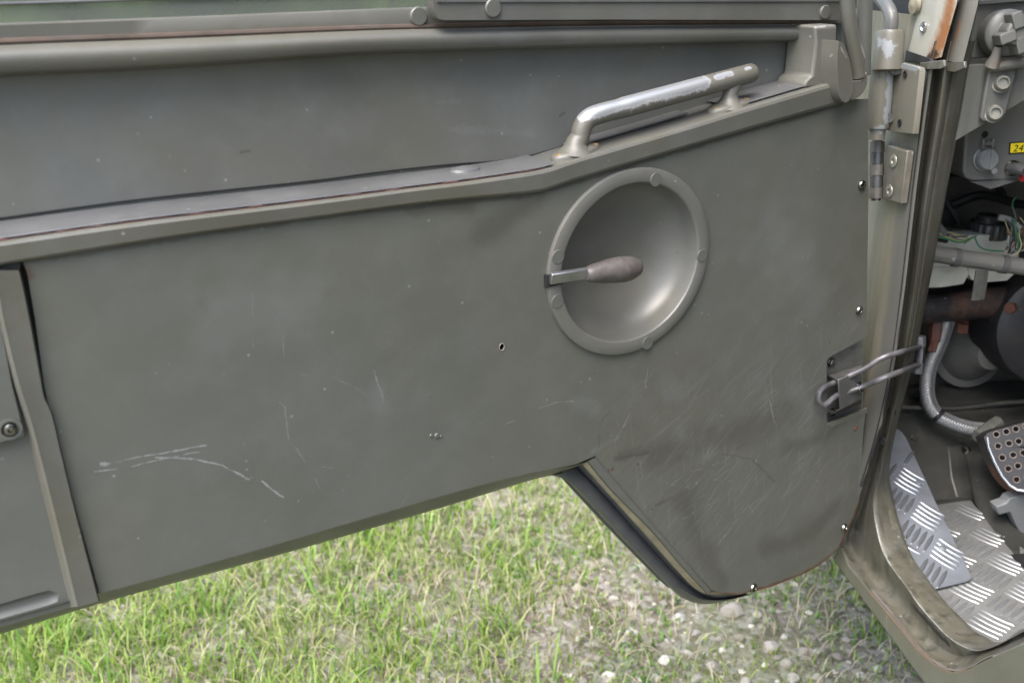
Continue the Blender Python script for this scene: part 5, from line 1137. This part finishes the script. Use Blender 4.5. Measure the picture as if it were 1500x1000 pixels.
# ------------------------------------------------------------------ stones, gravel, grass
def stone_material():
    m, nt, b = nt_new("pale_stone"); L = nt.links.new
    tc = N(nt, 'ShaderNodeTexCoord'); oi = N(nt, 'ShaderNodeObjectInfo')
    n1 = N(nt, 'ShaderNodeTexNoise'); n1.inputs['Scale'].default_value = 60; n1.inputs['Detail'].default_value = 6; L(tc.outputs['Object'], n1.inputs['Vector'])
    gi = N(nt, 'ShaderNodeNewGeometry')
    ad = N(nt, 'ShaderNodeMath', operation='ADD'); L(oi.outputs['Random'], ad.inputs[0]); L(gi.outputs['Random Per Island'], ad.inputs[1])
    fr = N(nt, 'ShaderNodeMath', operation='FRACT'); L(ad.outputs[0], fr.inputs[0])
    cr = N(nt, 'ShaderNodeValToRGB'); L(fr.outputs[0], cr.inputs[0]); e = cr.color_ramp.elements
    e[0].color = (.19, .165, .135, 1); e[1].color = (.52, .49, .43, 1); q = e.new(.5); q.color = (.33, .30, .25, 1)
    mr = N(nt, 'ShaderNodeMapRange'); mr.inputs[1].default_value = .3; mr.inputs[2].default_value = .7; mr.inputs[3].default_value = .72; mr.inputs[4].default_value = 1.15; L(n1.outputs[0], mr.inputs[0])
    sc2 = N(nt, 'ShaderNodeVectorMath', operation='SCALE'); L(cr.outputs[0], sc2.inputs[0]); L(mr.outputs[0], sc2.inputs['Scale'])
    L(sc2.outputs[0], b.inputs['Base Color']); b.inputs['Roughness'].default_value = .85
    bu = N(nt, 'ShaderNodeBump'); bu.inputs['Strength'].default_value = .5; bu.inputs['Distance'].default_value = .004; L(n1.outputs[0], bu.inputs['Height']); L(bu.outputs[0], b.inputs['Normal'])
    return m
M_STONE = stone_material()
def rock(seed, sub=2):
    bm = bmesh.new(); bmesh.ops.create_icosphere(bm, subdivisions=sub, radius=1)
    r2 = random.Random(seed); pl2 = [(Vector((r2.uniform(-1, 1), r2.uniform(-1, 1), r2.uniform(-.6, 1))).normalized(), r2.uniform(.50, .80)) for _ in range(12)]
    for v in bm.verts:
        for nn, d in pl2:
            e = v.co.dot(nn) - d
            if e > 0: v.co -= nn * e
        v.co += v.co.normalized() * mnoise.noise(v.co * 2.2 + Vector((seed * 3.1, 0, 0))) * .12
    vv = [v.co.copy() for v in bm.verts]; ff = [tuple(x.index for x in fa.verts) for fa in bm.faces]; bm.free(); return vv, ff
stone_px = [  # photo position, width in px, aspect, label
    (1072, 893, 36, .9, "largest pale stone, broad and flat topped, just below the rounded door corner"),
    (1043, 967, 27, .75, "white rounded stone alone in a bare patch, brightest of the gravel"),
    (1010, 948, 20, .75, "small round cream stone up and left of the brightest white stone"),
    (1130, 944, 30, .6, "broad pale stone in the gravel midway between white stone and sill"),
    (1156, 967, 24, .7, "cream stone below the broad pale stone, at the edge of bare soil"),
    (1230, 958, 22, .5, "flat pale stone in short grass close to the vehicle sill"),
    (974, 958, 26, .7, "grey-white stone left of the small round cream stone"),
    (355, 922, 22, .45, "long thin whitish stone lying in the grass far left of the gravel"),
    (404, 918, 12, .9, "tiny white stone chip upright beside the long whitish stone in grass"),
]
for x, y, w, a, lab in [(895, 985, 28, .6, "large pale stone at the bottom edge, left end of the gravel patch"),
    (1165, 985, 26, .6, "broad stone at the bottom edge directly below the cream stone by bare soil"),
    (1180, 952, 22, .9, "upright pale stone just right of the broad pale stone in the gravel"),
    (1265, 985, 20, .6, "low stone at the bottom edge, nearest to the vehicle sill"),
    (995, 900, 26, .7, "flattish stone under the lowest tip of the door, left of the largest stone"),
    (925, 918, 24, .6, "pale stone in thin grass above and left of the small cream stone"),
    (925, 880, 22, .6, "stone below the sloping arch lip, right one of a close pair"),
    (900, 872, 20, .6, "stone below the sloping arch lip, left one of a close pair"),
    (955, 888, 22, .7, "stone under the foot of the sloping arch lip, beside the close pair"),
    (850, 858, 24, .6, "pale stone at the left end of the gravel, nearest the thick grass"),
    (940, 830, 22, .5, "flat stone partly hidden by the sloping arch lip of the door"),
    (960, 985, 24, .6, "stone at the bottom edge, below the grey-white stone in the gravel"),
    (1020, 985, 22, .6, "stone at the bottom edge just below and left of the brightest white stone"),
    (875, 960, 22, .6, "stone left of the gravel, above the large stone at the bottom edge"),
    (1085, 930, 20, .7, "small pale stone below the largest flat topped stone, right of the white one"),
    (1095, 990, 22, .6, "stone at the bottom edge below and right of the brightest white stone"),
    (1200, 985, 20, .7, "stone at the bottom edge between bare soil and the vehicle sill")]:
    stone_px.append((x, y, w, a, lab))
for x, y, w, a in [(1288, 975, 18, .6), (1110, 898, 18, .6), (1126, 908, 16, .7), (880, 845, 18, .6), (865, 800, 18, .5), (1060, 945, 16, .7), (1190, 930, 18, .6), (1150, 930, 16, .6), (905, 945, 18, .6), (820, 830, 16, .6), (1140, 880, 18, .6), (700, 800, 14, .5), (650, 960, 14, .5), (560, 930, 12, .5), (805, 920, 14, .6), (1240, 930, 14, .6), (1020, 920, 18, .6), (1000, 870, 18, .6), (980, 930, 16, .6)]:
    stone_px.append((x, y, w, a, None))
protos = []
for s_ in range(7):
    v, f = rock(s_); protos.append((v, f))
smesh = []
for v, f in protos:
    o = obj("stone", v, f, M_STONE, sharp=40); smesh.append(o.data); bpy.data.objects.remove(o)
occupied = []
for i, (x, y, w, a, lab) in enumerate(stone_px):
    p = HZ(x, y, 0.0); dist = (p - CP).length; r_ = w * dist / FPX / 2
    o = bpy.data.objects.new("stone", smesh[i % 7]); COL.objects.link(o)
    o.location = (p.x, p.y, gh(p.x, p.y) + r_ * .18); o.scale = (r_, r_ * random.uniform(.75, 1.0), r_ * a); o.rotation_euler = (random.uniform(-.25, .25), random.uniform(-.25, .25), random.uniform(-.5, .5))
    o['label'] = lab or "small pale greyish gravel stone half sunk among short grass under the door"
    o['category'] = "stone"; o['group'] = "pale stones lying in the grass"
    occupied.append((p.x, p.y, r_))
# ground cover density
def bare(x, y):
    """0 = thick grass, 1 = bare stony patch"""
    c = [HZ(1080, 940, 0), HZ(930, 880, 0), HZ(960, 990, 0), HZ(1230, 980, 0)]
    b = 0
    for q, rad in zip(c, (.40, .26, .30, .22)): b = max(b, 1 - math.hypot(x - q.x, y - q.y) / rad)
    return max(0, min(1, b * 1.5 + .55 * mnoise.noise(Vector((x * 4.1, y * 4.1, 5.0)))))
gm = MB(); 
small = [rock(20 + s_, 1) for s_ in range(5)]
c0 = HZ(980, 940, 0)
V_, F_ = [], []; off = 0
for i in range(850):
    x, y = c0.x + random.gauss(0, .42), c0.y + random.gauss(0, .36)
    if random.random() > bare(x, y) * .9 + .15: continue
    r_ = .003 + .010 * random.random() ** 2.2
    v, f = small[i % 5]; z = gh(x, y); an = random.uniform(0, 6.28); ca, sa = math.cos(an), math.sin(an); h = random.uniform(.45, .8)
    V_ += [(x + r_ * (p.x * ca - p.y * sa), y + r_ * (p.x * sa + p.y * ca) * .85, z - r_ * .05 + r_ * p.z * h) for p in v]
    F_ += [tuple(q + off for q in t) for t in f]; off += len(v)
gr = obj("gravel", V_, F_, M_STONE, sharp=40); gr['kind'] = 'stuff'

def leaf_material(name, ramp, rough=.5):
    m, nt, b = nt_new(name); L = nt.links.new
    gi = N(nt, 'ShaderNodeNewGeometry'); cr = N(nt, 'ShaderNodeValToRGB'); L(gi.outputs['Random Per Island'], cr.inputs[0]); e = cr.color_ramp.elements
    e[0].position, e[0].color = ramp[0][0], rgb(ramp[0][1]); e[1].position, e[1].color = ramp[-1][0], rgb(ramp[-1][1])
    for p, c in ramp[1:-1]: q = e.new(p); q.color = rgb(c)
    L(cr.outputs[0], b.inputs['Base Color']); b.inputs['Roughness'].default_value = rough; b.inputs['Specular IOR Level'].default_value = .3
    t = N(nt, 'ShaderNodeBsdfTranslucent'); L(cr.outputs[0], t.inputs[0]); mx = N(nt, 'ShaderNodeMixShader'); mx.inputs[0].default_value = .35
    L(b.outputs[0], mx.inputs[1]); L(t.outputs[0], mx.inputs[2]); L(mx.outputs[0], nt.nodes["Material Output"].inputs[0])
    return m
M_GRASS = leaf_material("grass_blades", [(0, (.075, .135, .018)), (.3, (.165, .265, .034)), (.65, (.25, .345, .058)), (.85, (.32, .39, .10)), (1, (.42, .40, .21))])
M_STRAW = leaf_material("dry_straw", [(0, (.26, .21, .12)), (.5, (.40, .34, .22)), (1, (.52, .46, .34))], .7)
def blades(name, pts, length, width, lean, mat, segs=4):
    """pts (n,3); curved tapering blades, one mesh"""
    n_ = len(pts); az = rng.uniform(0, 2 * math.pi, n_); ln_ = length; dx, dy = np.cos(az), np.sin(az)
    tw = az + math.pi / 2 + rng.normal(0, .5, n_); wx, wy = np.cos(tw), np.sin(tw)
    rows = []
    for k_ in range(segs + 1):
        t = k_ / segs; bend = lean * t ** 1.7
        hx = ln_ * bend; hz = ln_ * t * np.sqrt(np.clip(1 - (bend * .75) ** 2, .05, 1)) - ln_ * .25 * lean * t ** 3
        c = pts + np.stack([dx * hx, dy * hx, hz], 1); wd = width * (1 - t ** 1.6) * (.6 + .4 * min(1, t * 4)) + .0001
        rows.append(c + np.stack([wx * wd, wy * wd, 0 * wd], 1)); rows.append(c - np.stack([wx * wd, wy * wd, 0 * wd], 1))
    nv = 2 * (segs + 1); V = np.stack(rows, 1).reshape(-1, 3)
    base = (np.arange(n_) * nv)[:, None, None]
    quad = np.array([[2 * k_, 2 * k_ + 1, 2 * k_ + 3, 2 * k_ + 2] for k_ in range(segs)])[None]
    Fq = (base + quad).reshape(-1, 4)
    me = bpy.data.meshes.new(name); me.vertices.add(len(V)); me.vertices.foreach_set("co", V.astype(np.float32).ravel())
    me.loops.add(Fq.size); me.loops.foreach_set("vertex_index", Fq.astype(np.int32).ravel())
    me.polygons.add(len(Fq)); me.polygons.foreach_set("loop_start", (np.arange(len(Fq)) * 4).astype(np.int32)); me.polygons.foreach_set("loop_total", np.full(len(Fq), 4, np.int32))
    me.update(calc_edges=True); me.validate(); me.shade_smooth(); me.materials.append(mat)
    o = bpy.data.objects.new(name, me); COL.objects.link(o); o['kind'] = 'stuff'; return o
def scatter(nc, region, keep):
    P = []
    x0, x1, y0, y1 = region
    while len(P) < nc:
        x, y = random.uniform(x0, x1), random.uniform(y0, y1)
        if random.random() < keep(x, y): P.append((x, y))
    return P
def clump(x, y): return .35 + .65 * max(0, min(1, .5 + 1.3 * mnoise.noise(Vector((x * 6.5, y * 6.5, 1.0)))))
left_edge = HZ(560, 900, 0).x
def keep_g(x, y): return max(.04, (1 - bare(x, y) * .66) * clump(x, y))
def fade(x, y): return max(0.0, min(1.0, 2.3 - math.hypot(x - .05, y - 1.9) / 1.05))
near = scatter(125000, (-2.4, 2.5, -.4, 4.3), lambda x, y: keep_g(x, y) * fade(x, y))
mid_ = scatter(42000, (-4.5, 4.0, .2, 7.0), lambda x, y: clump(x, y) * (1 - fade(x, y)) * math.exp(-max(0, math.hypot(x, y - 1.8) - 2) * .45))
allp = near + mid_
P3 = np.array([(x, y, gh(x, y) - .002) for x, y in allp])
tall = np.array([(.30 + .70 * max(0, min(1, (left_edge + .55 - x) / 1.0))) * (1 - .55 * bare(x, y)) for x, y in allp])
ln_ = (.020 + .062 * rng.beta(1.8, 2.6, len(allp))) * (.45 + .75 * tall)
blades("grass", P3, ln_, .0008 + .0014 * rng.random(len(allp)), rng.uniform(.15, .95, len(allp)), M_GRASS)
long_ = scatter(1500, (-1.3, 1.3, .9, 3.0), lambda x, y: max(0, min(1, (left_edge + .45 - x) / .9 + .10)) * clump(x, y) ** 2)
PL = np.array([(x, y, gh(x, y) - .002) for x, y in long_])
blades("tall_grass", PL, .06 + .07 * rng.random(len(long_)), .0014 + .0017 * rng.random(len(long_)), rng.uniform(.2, .8, len(long_)), leaf_material("tall_blades", [(0, (.085, .19, .03)), (.6, (.17, .30, .05)), (1, (.27, .38, .10))]), 6)
dry = scatter(12000, (-1.3, 1.5, .9, 3.1), lambda x, y: .25 + .75 * max(0, min(1, .4 + mnoise.noise(Vector((x * 5, y * 5, 8.0))))))
PD = np.array([(x, y, gh(x, y) + .001) for x, y in dry])
blades("dry_grass", PD, .02 + .05 * rng.random(len(dry)), .0006 + .0010 * rng.random(len(dry)), rng.uniform(.75, 1.25, len(dry)), M_STRAW)
# broad low leaves
wl = scatter(4200, (-1.2, 1.4, .9, 3.0), lambda x, y: max(0.02, .9 * max(0, mnoise.noise(Vector((x * 5.5, y * 5.5, 21.0))) + .12)))
PW = np.array([(x, y, gh(x, y) + .003) for x, y in wl])
blades("weed_leaves", PW, .010 + .018 * rng.random(len(wl)), .0025 + .0035 * rng.random(len(wl)), rng.uniform(.5, 1.1, len(wl)), leaf_material("weed_leaf", [(0, (.07, .15, .03)), (.5, (.12, .22, .045)), (1, (.20, .29, .08))]), 3)
